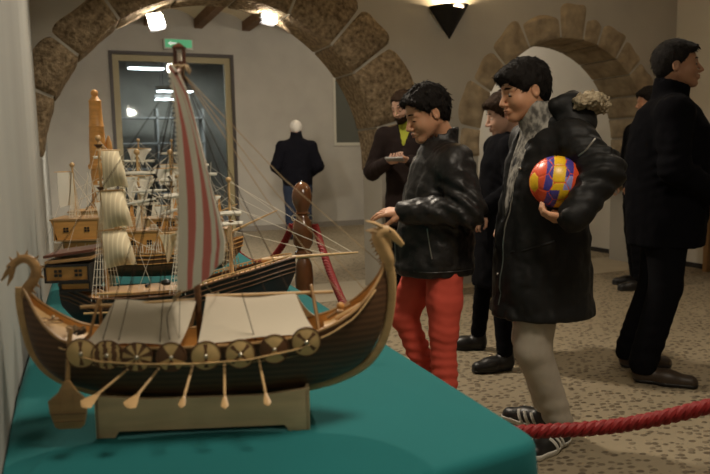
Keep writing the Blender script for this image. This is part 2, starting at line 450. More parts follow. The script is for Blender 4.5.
def voussoirs(name, A, spec, m, depth0, depth1, rin_off=.012, seed=1, proud=.03):
    """spec: list of (angle0, angle1, outer thickness); angle from +x over the top"""
    rnd = random.Random(seed); mb = MB(); cx, cz, r = A
    for a0, a1, th in spec:
        n = 9; nr = 7; nd = 9
        j = [rnd.uniform(-.03, .03) for _ in range(4)]
        g = .010 / r
        def P(u, v_, w_):       # u along the arc, v radial, w depth
            # rounded corners on the outer edge
            uu = u * 2 - 1
            aa = R(a0) + g + (R(a1) - R(a0) - 2 * g) * u
            ro = th + j[0] * uu + .010 * math.sin(u * 7 + seed + a0)
            cr = abs(uu) ** 6
            rad = r - rin_off + (ro + rin_off) * v_ * (1 - .07 * abs(uu) ** 8 * v_ - .05 * abs(uu) ** 2)
            a_m = (R(a0) + R(a1)) / 2
            aa = a_m + (aa - a_m) * (1 + j[1] * .4 * v_ - .035 * v_ ** 8)
            y = depth0 + (depth1 - depth0) * w_
            return [cx + rad * math.cos(aa), y, cz + rad * math.sin(aa)]
        def disp(p, amt):
            x, y, z = p
            q = np.array([x]), np.array([y]), np.array([z])
            d = (vn(*q, (9, 9, 9), seed) * .6 + vn(*q, (23, 23, 23), seed + 3) * .4 + vn(*q, (50, 50, 50), seed + 5) * .2)[0]
            return d * amt
        def face_front(u, v_):
            p = P(u, v_, 0); e = min(u, 1 - u, v_, 1 - v_)
            bulge = proud * (min(1, e * 6) ** .5)
            p[1] = depth0 - bulge + disp(p, .016) * min(1, e * 8); return p
        def face_in(u, w_):
            p = P(u, 0, w_); e = min(u, 1 - u, w_, 1 - w_)
            d = .012 * min(1, e * 6) ** .5 + disp(p, .010) * min(1, e * 8)
            dx, dz = cx - p[0], cz - p[2]; l = math.hypot(dx, dz) or 1
            p[0] += dx / l * d; p[2] += dz / l * d; return p
        mb.grid(face_front, 16, 14, m, flip=False); mb.grid(face_in, 16, 12, m)
        mb.grid(lambda u, w_: P(u, 1, w_ * .15), 16, 2, m)
        for uu in (0, 1): mb.grid(lambda v_, w_: P(uu, v_, w_), 6, 4, m)
    o = mb.build(name, m, kind='structure'); return o
sp1 = []
a = -2
rr = random.Random(4)
sp1 = [(-2, 14, .36), (14, 35.5, .45), (35.5, 48, .45), (48, 66, .46), (66, 84, .4), (84, 104, .4), (104, 124, .25), (124, 141, .23), (141, 156, .24), (156, 175, .2)]
voussoirs('trim_1', A1, [s_ for s_ in sp1 if s_[0] < 176], stone_m, YA, YB1, seed=3)
sp2 = []; a = -26
for wd_, th in [(17, .20), (13, .22), (12, .17), (13, .21), (14, .20), (13, .21), (15, .23), (10, .20), (15, .31), (21, .22), (18, .26), (16, .22), (20, .25), (14, .18)]:
    sp2.append((a, a + wd_, th)); a += wd_
voussoirs('trim_2', A2, sp2, stone_smooth, YA, YB, seed=9, proud=.02)

# ---- lamps and added fill lights
for k, (x, y, z) in enumerate(((.765, 5.61, 2.235), (1.655, 5.61, 2.325))):
    t = empty('floodlight', (x, y, z), R(8 if k else -4), ['left glaring white floodlight under the big stone arch, above the doorway', 'right glaring white floodlight under the big stone arch'][k], 'floodlight', 'floodlights under the stone arch')
    M = Matrix.Rotation(R(12 if k else -14), 4, 'Y') @ Matrix.Rotation(R(-18), 4, 'X')
    MB().box((-.060, -.02, -.060), (.060, .05, .060), None, M).build('lamp_housing', black_m, t, bevel=.008)
    MB().box((-.052, -.026, -.052), (.052, -.02, .052), None, M).build('lamp_face', white_em, t, smooth=False)
    MB().tube([(0, .03, .05), (0, .03, arc(*A1, x, 0) - z + .015)], .009).build('bracket', iron, t)
    ld = bpy.data.lights.new('flood_beam', 'AREA'); ld.shape = 'SQUARE'; ld.size = .13; ld.energy = 105; ld.color = (1, .90, .76); ld.spread = R(100)
    lo = bpy.data.objects.new('flood_beam', ld); C.objects.link(lo); lo.location = (x, y - .04, z - .01)
    lo.rotation_euler = (R(68), 0, R(8 if k else -2)); 
# wall sconce
cx_, cz0, cz1 = 3.235, 2.19, 2.465
t = empty('wall_sconce', (cx_, YA, cz0), 0, 'black cone shaped wall sconce with a warm glow above it', 'wall lamp')
M = Matrix.Rotation(R(-4), 4, 'Y')
MB().lathe([(.004, 0), (.03, .04), (.19, cz1 - cz0), (.18, cz1 - cz0), (.02, .05)], 28, black_m).build('cone_shade', black_m, t)
for v_ in t.children[0].data.vertices:
    v_.co = M @ v_.co; v_.co.y = min(v_.co.y * .9, 0)
t.children[0].data.update()
MB().sphere((0, -.08, .25), .03, 10).build('bulb', mat('bulb_glow', (1, .8, .5), emit=(1, .72, .36), estr=30), t)
ld = bpy.data.lights.new('sconce_light', 'AREA'); ld.shape = 'DISK'; ld.size = .14; ld.energy = 26; ld.color = (1, .74, .42)
lo = bpy.data.objects.new('sconce_light', ld); C.objects.link(lo); lo.location = (cx_, YA - .1, cz1 - .03); lo.rotation_euler = (R(180), 0, 0)
# exit sign
t = empty('exit_sign', (1.83, YF - .03, 2.85), 0, 'green lit exit sign mounted over the doorway', 'sign')
MB().box((-.22, -.03, 0), (.22, .03, .16)).build('sign_case', mat('sign_case', (.5, .5, .45), .5), t, bevel=.008)
MB().box((-.2, -.036, .03), (.2, -.03, .15)).build('sign_face', mat('sign_green', (.10, .42, .22), .5, emit=(.15, .75, .35), estr=.22), t, smooth=False)
MB().prism([(-.16, .09), (-.11, .125), (-.11, .105), (-.03, .105), (-.03, .075), (-.11, .075), (-.11, .055)], -.040, -.036).build('arrow', mat('sign_white', (.9, .9, .9), emit=(.8, 1, .85), estr=.4), t, smooth=False)
def area(name, loc, rot, size, e, col, spread=170):
    ld = bpy.data.lights.new(name, 'AREA'); ld.shape = 'DISK'; ld.size = size; ld.energy = e; ld.color = col; ld.spread = R(spread)
    o = bpy.data.objects.new(name, ld); C.objects.link(o); o.location = loc; o.rotation_euler = tuple(map(R, rot)); return o
area('track_lamp', (1.1, 4.3, 3.3), (-24, 0, 5), .22, 60, (1, .87, .70), 150)
area('table_lamp', (1.15, .75, 2.9), (8, 16, 0), .6, 31, (1, .87, .70), 150)
area('wall_wash_fill', (3.9, 3.1, 3.4), (12, 0, 0), .5, 14, (1, .87, .7))  # added fill without a fixture, washes the arch wall
area('ambient_fill', (1.6, -1.6, 3.4), (20, 0, 0), .8, 8, (1, .88, .72))  # unseen fill behind the camera, added as dim ambient light
for k_, (lx, ly) in enumerate(((2.2, 8.3), (4.4, 8.9))):
    ld = bpy.data.lights.new('back_room_fill', 'POINT'); ld.energy = 38; ld.color = (1, .90, .76); ld.shadow_soft_size = .12  # added fill points without fixtures, brighten the back room and its vaults
    lo = bpy.data.objects.new('back_room_fill', ld); C.objects.link(lo); lo.location = (lx, ly, 2.95)
area('next_room_lamp', (2.2, 13.4, 3.2), (0, 0, 0), 1.2, 70, (.95, 1, .98))
wd = bpy.data.worlds.new('World'); bpy.context.scene.world = wd; wd.use_nodes = True
wd.node_tree.nodes['Background'].inputs[0].default_value = (.02, .018, .015, 1)

# ---- tablecloth
def cloth():
    cs = [(-.125, .74), (.665, .845), (.80, 3.75), (.0, 3.78)]
    pts = []; rad = .045
    for i in range(4):
        p = Vector(cs[i]); a = (Vector(cs[i - 1]) - p).normalized(); b = (Vector(cs[(i + 1) % 4]) - p).normalized()
        for k in range(9):
            t = k / 8; q = p + a * rad * (1 - t) ** 2 + b * rad * t ** 2; pts.append(q)
        nx = Vector(cs[(i + 1) % 4]) - b * 0; L_ = (nx - p).length; n = int(L_ / .03)
        e0 = p + b * rad; e1 = nx - b * rad
        for k in range(1, n): pts.append(e0.lerp(e1, k / n))
    cen = sum(pts, Vector((0, 0))) / len(pts)
    n = len(pts); rings = []
    def ring(off, z, fold=0):
        out = []
        for i, p in enumerate(pts):
            d = (pts[(i + 1) % n] - pts[i - 1]); nrm = Vector((d.y, -d.x)).normalized()
            o = off + fold * (math.sin(i * .55) + .6 * math.sin(i * .23 + 1)) 
            q = p + nrm * o
            q.x = max(q.x, XL + .003)
            out.append((q.x, q.y, z))
        return out
    prof = [(-.02, .75, 0), (-.012, .7495, 0), (-.005, .747, 0), (.001, .742, 0), (.004, .734, 0), (.006, .70, .002), (.009, .6, .006), (.012, .45, .011), (.016, .25, .015), (.02, .02, .019)]
    mb = MB(); vs = []
    for o, z, fd in prof: vs += ring(o, z, fd)
    fs = []
    for r_ in range(len(prof) - 1):
        for i in range(n):
            j = (i + 1) % n; fs.append((r_ * n + i, (r_ + 1) * n + i, (r_ + 1) * n + j, r_ * n + j))
    # flat top as a grid-free fan
    k = len(vs); vs.append((cen.x, cen.y, .75))
    for i in range(n): fs.append((i, (i + 1) % n, k))
    mb.add(vs, fs)
    return mb
top(cloth().build('tablecloth', teal), 'teal cloth draped over the long display table under the model ships', 'tablecloth')
# ---------------------------------------------------------------- the dragon-headed longship
def interp(tab, x, i):
    for a, b in zip(tab[:-1], tab[1:]):
        if a[0] <= x <= b[0]:
            t = (x - a[0]) / (b[0] - a[0]); return a[i] + (b[i] - a[i]) * t
    return tab[0][i] if x < tab[0][0] else tab[-1][i]
def crom(pts, n):
    """Catmull-Rom through pts"""
    P = [Vector(p) for p in pts]; out = []
    for i in range(len(P) - 1):
        p0, p1, p2, p3 = P[max(i - 1, 0)], P[i], P[i + 1], P[min(i + 2, len(P) - 1)]
        for k in range(n):
            t = k / n
            out.append(.5 * ((2 * p1) + (-p0 + p2) * t + (2 * p0 - 5 * p1 + 4 * p2 - p3) * t * t + (-p0 + 3 * p1 - 3 * p2 + p3) * t ** 3))
    out.append(P[-1]); return out
VK = [(-.288, .232, -.284, .238, .003), (-.285, .192, -.270, .216, .013), (-.277, .15, -.252, .194, .030), (-.263, .115, -.232, .176, .044), (-.232, .085, -.205, .161, .055),
      (-.182, .066, -.155, .152, .061), (-.10, .052, -.09, .148, .064), (-.011, .046, -.011, .147, .065), (.09, .05, .08, .149, .064), (.174, .060, .16, .157, .060),
      (.223, .074, .205, .169, .053), (.262, .095, .243, .187, .042), (.289, .133, .272, .212, .028), (.304, .183, .293, .240, .012), (.307, .232, .302, .262, .003)]
def vst(u):
    K = crom([Vector((a, 0, b)) for a, b, c, d, e in VK], 1); x = u * (len(VK) - 1); i = min(int(x), len(VK) - 2); t = x - i
    def cr(k):
        p = [VK[max(i - 1, 0)][k], VK[i][k], VK[i + 1][k], VK[min(i + 2, len(VK) - 1)][k]]
        return .5 * (2 * p[1] + (-p[0] + p[2]) * t + (2 * p[0] - 5 * p[1] + 4 * p[2] - p[3]) * t * t + (-p[0] + 3 * p[1] - 3 * p[2] + p[3]) * t ** 3)
    return [cr(k) for k in range(5)]
def vhull(u, q, inset=0., lo=0.):
    """q -1..1 : near rail, keel, far rail"""
    sk, zk, sr, zr, b = vst(u); b = max(b - inset, .0008)
    a = abs(q); h = (1 - math.cos(a * PI / 2)) ** .8 if a < 1 else 1
    w_ = math.sin(a * PI / 2) ** .75 * (1 - .08 * (1 - a))
    zk2 = zk + inset + lo * (zr - zk)
    return (sk + (sr - sk) * h, math.copysign(b * w_, q), zk2 + (zr - zk2) * h)
V = empty('viking_ship_model', (.207, 1.142, .75), R(-19.5), 'wooden longship model with dragon heads, round shields and canvas tents on a pale stand', 'model ship')
h = MB()
h.grid(lambda u, v: vhull(u, v * 2 - 1), 70, 40, w_plank)
hull = h.build('hull', None, V)
MB().grid(lambda u, v: vhull(.02 + u * .96, v * 2 - 1, .003, .05), 60, 24, w_orange, flip=True).build('hull_lining', None, V, label='orange wooden inside of the hull')
# gunwales
g = MB()
for sg in (-1, 1):
    g.tube([Vector(vhull(u / 60, sg)) + Vector((0, 0, .001)) for u in range(61)], .0026, 6, w_mid)
g.build('gunwale', None, V)
# keel and stems
kp = crom([(-.290, 0, .240), (-.291, 0, .21), (-.286, 0, .17), (-.276, 0, .13), (-.252, 0, .096), (-.21, 0, .072), (-.15, 0, .056), (-.011, 0, .042), (.10, 0, .046), (.178, 0, .057), (.228, 0, .070), (.270, 0, .093), (.297, 0, .13), (.311, 0, .183), (.314, 0, .235), (.307, 0, .275)], 6)
k = MB(); k.tube(kp, .0075, 8, w_light, flat=(.7, 1)); k.build('keel', None, V, label='pale curved keel and stem posts')
# deck and raised end decks
def deck(s0, s1, dz, n=30):
    mb = MB()
    def f(u, v):
        s = s0 + (s1 - s0) * u
        best = min(range(141), key=lambda i: abs(TAB[i][2] - s)); _, zk, sr, zr, b = TAB[best]
        return (s, (v * 2 - 1) * max(b - .004, .001), zr - dz)
    return mb.grid(f, n, 4, w_light, thick=.002)
TAB = [vst(i / 140) for i in range(141)]
deck(-.20, .20, .030).build('deck', None, V)
d = deck(-.272, -.20, .012, 16); d.build('stern_deck', None, V, label='bright orange wooden deck at the stern')
d = deck(.20, .287, .014, 16); d.build('bow_deck', None, V)
# eye-shaped carving and knob on the stern deck
m = MB()
m.tube([(-.262 + .02 * (1 - math.cos(PI * i / 16)), -.012 + .012 * math.sin(PI * i / 16), .190 - i * .0005) for i in range(17)], .0008, 5, w_dark)
m.tube([(-.262 + .02 * (1 - math.cos(PI * i / 16)), -.012 - .012 * math.sin(PI * i / 16), .190 - i * .0005) for i in range(17)], .0008, 5, w_dark)
m.lathe([(.009, 0), (.009, .002), (.004, .0025)], 14, w_mid, Matrix.Translation((-.236, -.012, .187)))
m.sphere((-.236, -.012, .192), .0028, 8, brass); m.build('deck_carving', None, V)
# thwarts / crates of tackle at both ends
m = MB()
rn = random.Random(5)
for k_ in range(5):
    c0 = Vector((-.205 + rn.uniform(-.012, .018), -.02 + rn.uniform(-.012, .03), .166))
    m.tube([c0 + Vector((.008 * math.cos(a / 12 * 2 * PI), .008 * math.sin(a / 12 * 2 * PI), .001 * (a % 3) + rn.uniform(0, .003))) for a in range(25)], .0011, 5, line_d if k_ % 2 else line_t)
m.build('rope_coil', None, V)
m = MB()
m.box((.222, -.018, .170), (.232, .018, .188), w_mid).tube([(.218, -.022, .176), (.262, -.008, .196)], .0035, 8, w_light).sphere((.228, 0, .192), .007, 10, w_orange)
m.tube([(.205, .012, .17), (.245, .014, .192)], .003, 8, w_mid); m.build('windlass', None, V, bevel=.0008)
# dragon heads
def dragon(pts, rads, name, jaw, up, spines, label, ears=False, flip=1):
    mb = MB(); P = crom([(a, 0, b) for a, b in pts], 8)
    rr_ = []
    n = len(P)
    for i in range(n):
        x = i / (n - 1) * (len(rads) - 1); j = min(int(x), len(rads) - 2); rr_.append(rads[j] + (rads[j + 1] - rads[j]) * (x - j))
    mb.tube(P, rr_, 10, w_mid if not ears else w_light, flat=(.62 if not ears else .8, 1))
    # spines along the outside of the neck
    for q in spines:
        i = int(q * (n - 1)); t = (P[min(i + 1, n - 1)] - P[max(i - 1, 0)]).normalized(); nr = Vector((-t.z, 0, t.x)) * flip
        r = rr_[i]; b0 = P[i] + nr * r * .7; hgt = .0085 if not ears else .0055
        tip = P[i] + nr * (r + hgt) - t * .002
        w2 = .0028
        mb.add([b0 + t * w2 + Vector((0, .0015, 0)), b0 - t * w2 + Vector((0, .0015, 0)), b0 - t * w2 - Vector((0, .0015, 0)), b0 + t * w2 - Vector((0, .0015, 0)), tip],
               [(0, 1, 4), (1, 2, 4), (2, 3, 4), (3, 0, 4), (3, 2, 1, 0)], w_mid)
    for p in jaw:
        mb.tube([(a, 0, b) for a, b, r in p], [r for a, b, r in p], 8, w_mid if not ears else w_light, flat=(.7, 1))
    if ears:
        for sg in (-1, 1):
            mb.tube([(.300, sg * .004, .322), (.288, sg * .006, .329), (.272, sg * .008, .334)], [.0035, .003, .0006], 6, w_light)
            mb.tube([(.292, sg * .005, .314), (.282, sg * .007, .318), (.272, sg * .009, .317)], [.003, .0025, .0006], 6, w_light)
    for sg in (-1, 1): mb.sphere(up + Vector((0, sg * (.0048 if not ears else .0065), 0)), .0018, 8, w_black)
    return mb.build(name, None, V, label=label)
dragon([(-.283, .222), (-.279, .236), (-.268, .250), (-.262, .266), (-.268, .281), (-.281, .286), (-.294, .280), (-.303, .270)],
       [.0085, .009, .0085, .0085, .008, .0072, .0062, .0075], 'dragon_head', [[(-.299, .274, .006), (-.309, .263, .004), (-.318, .251, .0012)], [(-.299, .270, .005), (-.303, .255, .0035), (-.309, .243, .001)]],
       Vector((-.302, 0, .274)), [.18, .28, .38, .48, .58, .68, .78, .88], 'spiny dragon head with open beak at the stern', flip=-1)
dragon([(.309, .250), (.308, .268), (.302, .284), (.296, .298), (.294, .308), (.300, .314), (.309, .314)],
       [.008, .0115, .0125, .013, .0125, .0115, .0105], 'dragon_head', [[(.303, .315, .0115), (.315, .310, .0085), (.328, .297, .0055), (.333, .291, .0042)], [(.306, .306, .006), (.311, .296, .004), (.314, .287, .0022)]],
       Vector((.312, 0, .316)), [.06, .13, .2, .27, .34, .41, .48, .55, .62, .69, .76], 'pale horned dragon head at the bow', ears=True, flip=1)
# rail batten and shields
b = MB()
def hull_at(s, z, off=0):
    best = min(range(141), key=lambda i: abs(TAB[i][2] - s)); u = best / 140; q = min((i / 100 for i in range(1, 101)), key=lambda q: abs(vhull(u, q)[2] - z)); p = vhull(u, q)
    return Vector((s, -(p[1] + off), z))
zb = [(-.215, .152), (-.15, .133), (-.08, .127), (0, .125), (.08, .128), (.16, .142), (.21, .160), (.25, .182), (.285, .222)]
def zbat(s): return interp(zb, s, 1)
b.tube([hull_at(-.215 + .5 * i / 50, zbat(-.215 + .5 * i / 50), .0155 if -.2 < -.215 + .5 * i / 50 < .185 else .004) for i in range(51)], .0016, 6, w_light)
b.build('rail_batten', None, V)
wb, wc = mat('shield_tan', (.60, .41, .18), .5, .4, var=.15, vscale=30), mat('shield_brown', (.13, .06, .026), .5, .4, var=.15, vscale=30)
def shield(s, z, pat, k):
    mb = MB(); r = .0228; nr, na = 6, 32
    M = Matrix.Translation((s, -.0725 + (0 if abs(s) < .12 else .003), z)) @ Matrix.Rotation(R(8 if s > 0 else 4), 4, 'Z' if s > .1 else 'Z') @ Matrix.Rotation(R(90), 4, 'X')
    def col(x, y):
        a = math.degrees(math.atan2(y, x)) % 360; 
        if pat == 'half': return wb if abs(x) > .002 else wc
        if pat == 'stripe': return wb if int((x + .03) / .0062) % 2 else wc
        if pat == 'ray': return wb if int(a / 22.5) % 2 else wc
        if pat == 'quarter': return wb if int((a + 45) / 90) % 2 else wc
        if pat == 'cross': return wc if (abs(abs(x) - abs(y)) < .0025) else wb
        if pat == 'fan': return wb if 60 < a < 120 or 200 < a < 250 or 290 < a < 340 else wc
        return wb
    vs = [(0, 0, .0035)]; 
    for i in range(1, nr + 1):
        q = r * i / nr
        for j in range(na): a = 2 * PI * j / na; vs.append((q * math.cos(a), q * math.sin(a), .0035 * (1 - (i / nr) ** 2) + .001))
    vs = [tuple(M @ Vector(v)) for v in vs]
    for j in range(na):
        a = (j + .5) * 2 * PI / na; mb.add([vs[0], vs[1 + j], vs[1 + (j + 1) % na]], [(0, 1, 2)], col(r * .1 * math.cos(a), r * .1 * math.sin(a)))
    for i in range(nr - 1):
        for j in range(na):
            a = (j + .5) * 2 * PI / na; q = r * (i + 1.5) / nr; l = (j + 1) % na
            mb.add([vs[1 + i * na + j], vs[1 + (i + 1) * na + j], vs[1 + (i + 1) * na + l], vs[1 + i * na + l]], [(0, 1, 2, 3)], col(q * math.cos(a), q * math.sin(a)))
    mb.tube([M @ Vector((r * math.cos(2 * PI * j / 32), r * math.sin(2 * PI * j / 32), .001)) for j in range(32)], .0012, 5, wc, closed=True)
    mb.lathe([(r * .99, -.001), (r * .99, .0006)], 32, wc, M)
    o = mb.build('shield', None, V, label=k)
    MB().sphere(tuple(M @ Vector((0, 0, .004))), .0034, 10, brass).build('shield_boss', None, o, label='grey metal boss')
pats = [('half', 'shield split by one dark line'), ('stripe', 'shield with upright stripes'), ('ray', 'shield with rays of two woods'), ('fan', 'shield with dark fan pattern'),
        ('half', 'shield with a dark line down the middle'), ('cross', 'shield with a thin dark cross'), ('quarter', 'shield quartered in two woods'), ('cross', 'dark crossed shield nearest the bow')]
for (s, z), (p, l) in zip([(-.176, .146), (-.137, .142), (-.091, .138), (-.039, .136), (.014, .136), (.067, .137), (.12, .142), (.17, .152)], pats): shield(s, z, p, l)
# oars
for a, bb in [((-.110, -.058, .116), (-.159, -.118, .081)), ((-.063, -.058, .114), (-.095, -.118, .077)), ((-.009, -.060, .116), (-.018, -.118, .074)), ((.041, -.060, .116), (.046, -.118, .070)), ((.096, -.058, .119), (.110, -.118, .072))]:
    A, B = Vector(a) + Vector((0, -.008, -.001)), Vector(bb); dn = (B - A).normalized(); m = MB()
    A2_ = A - dn * .03 + Vector((0, 0, 0))
    m.tube([A2_, A + (B - A) * .72], .0023, 7, w_light)
    side = dn.cross(Vector((0, -.5, .85))).normalized(); nn = dn.cross(side).normalized()
    wf = 1 if a[0] < -.03 else .48
    pr = [(.66, .0021), (.74, .0042 * wf), (.86, .0085 * wf), (.99, .0120 * wf), (1.04, .0065 * wf), (1.08, .0002)]
    vs = []; 
    for t, w_ in pr:
        c_ = A + (B - A) * t
        for sx, ny in ((-1, 0), (0, 1), (1, 0), (0, -1)): vs.append(c_ + side * sx * w_ + nn * ny * .0014)
    fs = [(i * 4 + k2, i * 4 + (k2 + 1) % 4, (i + 1) * 4 + (k2 + 1) % 4, (i + 1) * 4 + k2) for i in range(len(pr) - 1) for k2 in range(4)] + [(3, 2, 1, 0), (20, 21, 22, 23)]
    m.add(vs, fs, w_light); m.build('oar', None, V)
    MB().tube([A + Vector((0, .002, .002)) + dn * .004 + side * .004 * math.cos(t_) + nn * .004 * math.sin(t_) for t_ in [i * 2 * PI / 10 for i in range(11)]], .0008, 5, line_d).build('oar_loop', None, V)
# steering oar
m = MB()
m.tube([(-.192, -.064, .185), (-.197, -.07, .13), (-.199, -.0745, .09)], .0038, 8, w_mid)
pl = [(-.203, .105), (-.212, .088), (-.2285, .074), (-.227, .055), (-.220, .032), (-.214, .029), (-.182, .029), (-.176, .034), (-.171, .056), (-.170, .074), (-.184, .088), (-.194, .105)]
m.prism(pl, -.078, -.0735, w_mid); m.box((-.221, -.0787, .040), (-.175, -.0728, .0425), w_dark).box((-.226, -.0787, .052), (-.172, -.0728, .0545), w_dark)
m.box((-.209, -.0790, .055), (-.208, -.0728, .087), w_dark).box((-.190, -.0790, .055), (-.189, -.0728, .087), w_dark)
m.build('steering_oar', None, V, bevel=.0006, label='broad dark steering oar')
MB().tube([(-.205, -.066, .150), (-.190, -.071, .147), (-.186, -.062, .150), (-.197, -.056, .153), (-.206, -.064, .155), (-.19, -.072, .152)], .0013, 5, line_d).build('oar_lashing', None, V)
# canvas tents
def tent(s0, s1, l0, l1, zr0, zr1, zl0, zl1, name='tent'):
    def f(u, v):
        q = v * 2 - 1; a = abs(q); s = (s0 + (s1 - s0) * u) * (1 - a) + (l0 + (l1 - l0) * u) * a
        zr = zr0 + (zr1 - zr0) * u; zl = zl0 + (zl1 - zl0) * u
        z = zr + (zl - zr) * a - .006 * math.sin(PI * a) - .0035 * math.sin(PI * u) * (1 - a) + .0012 * math.sin(9 * u + 3 * a)
        return (s, math.copysign(.0585 * a ** .92, q), z)
    return MB().grid(f, 30, 30, cloth_t, thick=.0012)
tent(-.140, -.008, -.172, -.028, .214, .2125, .158, .152).build('tent', None, V, label='canvas tent nearer the stern')
tent(.008, .153, .000, .186, .2185, .2175, .151, .164).build('tent', None, V, label='canvas tent nearer the bow')
MB().tube([(-.196, 0, .204), (-.010, 0, .2105)], .0028, 8, w_light).build('ridge_pole', None, V)
MB().tube([(.006, 0, .2155), (.216, 0, .2165)], .0028, 8, w_light).build('ridge_pole', None, V)
for s, z in ((-.165, .205), (.180, .2165)):
    m = MB()
    for sg in (-1, 1): m.tube([(s, sg * .004, z + .012), (s + (.012 if s > 0 else -.012), sg * .038, .150)], .0026, 6, w_mid)
    m.tube([(s, -.006, z + .004), (s + .002, .006, z - .003), (s, .004, z + .006)], .0018, 5, line_t); m.build('tent_trestle', None, V)
# mast, sail, masthead
MB().tube([(-.004, 0, .07), (-.008, 0, .30), (-.0175, 0, .594)], [.0058, .0052, .0042], 10, w_dark).build('mast', None, V)
MB().tube([(-.024, .05, .590), (-.018, -.006, .580), (-.010, -.078, .566)], [.003, .0045, .003], 8, w_red).build('yard', None, V, label='dark red yard')
LL = [(0, -.031, .572), (.25, -.026, .486), (.6, -.028, .375), (1, -.035, .226)]
RR_ = [(0, -.020, .582), (.06, -.008, .566), (.14, .004, .538), (.44, .026, .438), (.72, .046, .350), (.88, .052, .316), (1, .047, .284)]
def sail(u, v):
    l = (interp(LL, v, 1), -.010, interp(LL, v, 2)); r = (interp(RR_, v, 1), -.075, interp(RR_, v, 2))
    b_ = math.sin(PI * u)
    s = l[0] + (r[0] - l[0]) * u + .011 * b_ * math.sin(PI * min(1, v * 1.1)) + .0015 * math.sin(14 * u + 5 * v)
    return (s, l[1] + (r[1] - l[1]) * u, l[2] + (r[2] - l[2]) * u - .004 * b_ * (1 - v) + .010 * math.sin(PI * u) * (v ** 6) * -1)
def stripe(u, v):
    for c, w_ in ((.25, .068), (.60, .075), (.87, .045)):
        if abs(u - c) < w_: return cloth_r
    return cloth_l
sl = MB().grid(sail, 66, 60, None, mfn=stripe, thick=.0011).build('sail', None, V, label='cream sail with long red stripes')
m = MB()
for i in range(46):
    p = Vector(sail(0, i / 45)); q = Vector(sail(0, (i + .5) / 45))
    m.tube([p + Vector((-.001, 0, 0)), (p + q) / 2 + Vector((-.0042, 0, 0)), q + Vector((-.001, 0, 0))], .0012, 5, cloth_l)
m.build('sail_lacing', None, sl)
# masthead lantern
m = MB(); zc = .588; sc_ = -.018
m.box((sc_ - .009, -.009, zc), (sc_ + .009, .009, zc + .003), w_red)
for a_ in (-1, 1):
    for b_ in (-1, 1): m.box((sc_ + a_ * .0068 - .0014, b_ * .0068 - .0014, zc), (sc_ + a_ * .0068 + .0014, b_ * .0068 + .0014, zc + .025), w_red)
m.box((sc_ - .009, -.009, zc + .024), (sc_ + .009, .009, zc + .027), w_red)
m.add([(sc_ - .0105, -.0105, zc + .027), (sc_ + .0105, -.0105, zc + .027), (sc_ + .0105, .0105, zc + .027), (sc_ - .0105, .0105, zc + .027), (sc_, 0, zc + .035)], [(3, 2, 1, 0), (0, 1, 4), (1, 2, 4), (2, 3, 4), (3, 0, 4)], w_red)
m.box((sc_ - .003, -.003, zc + .003), (sc_ + .003, .003, zc + .020), cloth_l); m.build('masthead_cage', None, V, smooth=False, label='small dark red masthead cage')
m = MB()
m.tube([(sc_ + .012 * math.cos(i / 20 * 2 * PI), .012 * math.sin(i / 20 * 2 * PI), zc - .004 + .002 * (i % 2)) for i in range(20)], .0028, 6, line_t, closed=True)
rn = random.Random(3)
for i in range(9):
    a_ = i / 9 * 2 * PI; m.tube([(sc_ + .012 * math.cos(a_), .012 * math.sin(a_), zc - .003), (sc_ + .017 * math.cos(a_), .017 * math.sin(a_), zc - .008 - rn.random() * .01)], [.0024, .0012], 6, line_t)
m.build('masthead_rope', None, V)
# standing rigging
m = MB(); T = Vector((sc_, 0, .575))
ends = [(-.15, -.052, .155), (-.125, -.054, .152), (-.06, -.056, .15), (-.15, .052, .156), (-.11, .054, .153), (-.272, 0, .240), (.12, .054, .155), (.09, -.055, .152), (.165, .05, .16), (-.09, .055, .152)]
for e in ends: m.tube([T + Vector((.004 * (1 if e[0] > 0 else -1), 0, 0)), T.lerp(Vector(e), .5) + Vector((0, 0, -.003)), Vector(e)], .0007, 5, line_d)
m.build('standing_rigging', None, V, label='dark rigging lines')
m = MB()
for e in [(.296, 0, .262), (.270, .015, .215), (.24, .03, .19)]:
    m.tube([T + Vector((.004, 0, 0)), T.lerp(Vector(e), .5) + Vector((0, 0, -.012)), Vector(e)], .0007, 5, line_t)
m.build('forestay', None, V, label='tan rigging lines')
m = MB()
m.tube(crom([(-.033, -.010, .226), (-.046, -.05, .20), (-.046, -.053, .175), (-.044, -.056, .158)], 6), .0007, 5, line_d).tube([(-.033, -.010, .226), (-.03, -.050, .16)], .0005, 5, line_d)
m.tube([(-.033, -.010, .226), (-.035, -.046, .222)], .004, 6, line_t); m.tube(crom([(.016, -.075, .252), (.024, -.03, .225), (.028, .0, .222)], 6), .0006, 5, line_t)
m.build('sheet_line', None, V)
# the stand
st = MB()
for y0 in (-.05, .042):
    st.prism([(-.168, 0), (-.139, 0), (-.132, .010), (.131, .010), (.138, 0), (.170, 0), (.172, .070), (.10, .061), (-.09, .062), (-.166, .070)], y0, y0 + .008, w_stand)
for x in (-.150, .150): st.box((x - .004, -.042, .012), (x + .004, .042, .055), w_stand)
st.box((.166, -.05, .0), (.172, .05, .070), w_stand)
st.box((-.168, -.05, .0), (-.162, .05, .070), w_stand)
sto = st.build('display_stand', None, None, smooth=True, bevel=.0008); sto.location = V.location; sto.rotation_euler = V.rotation_euler
top(sto, 'pale wooden cradle stand under the dragon-headed longship model', 'stand')

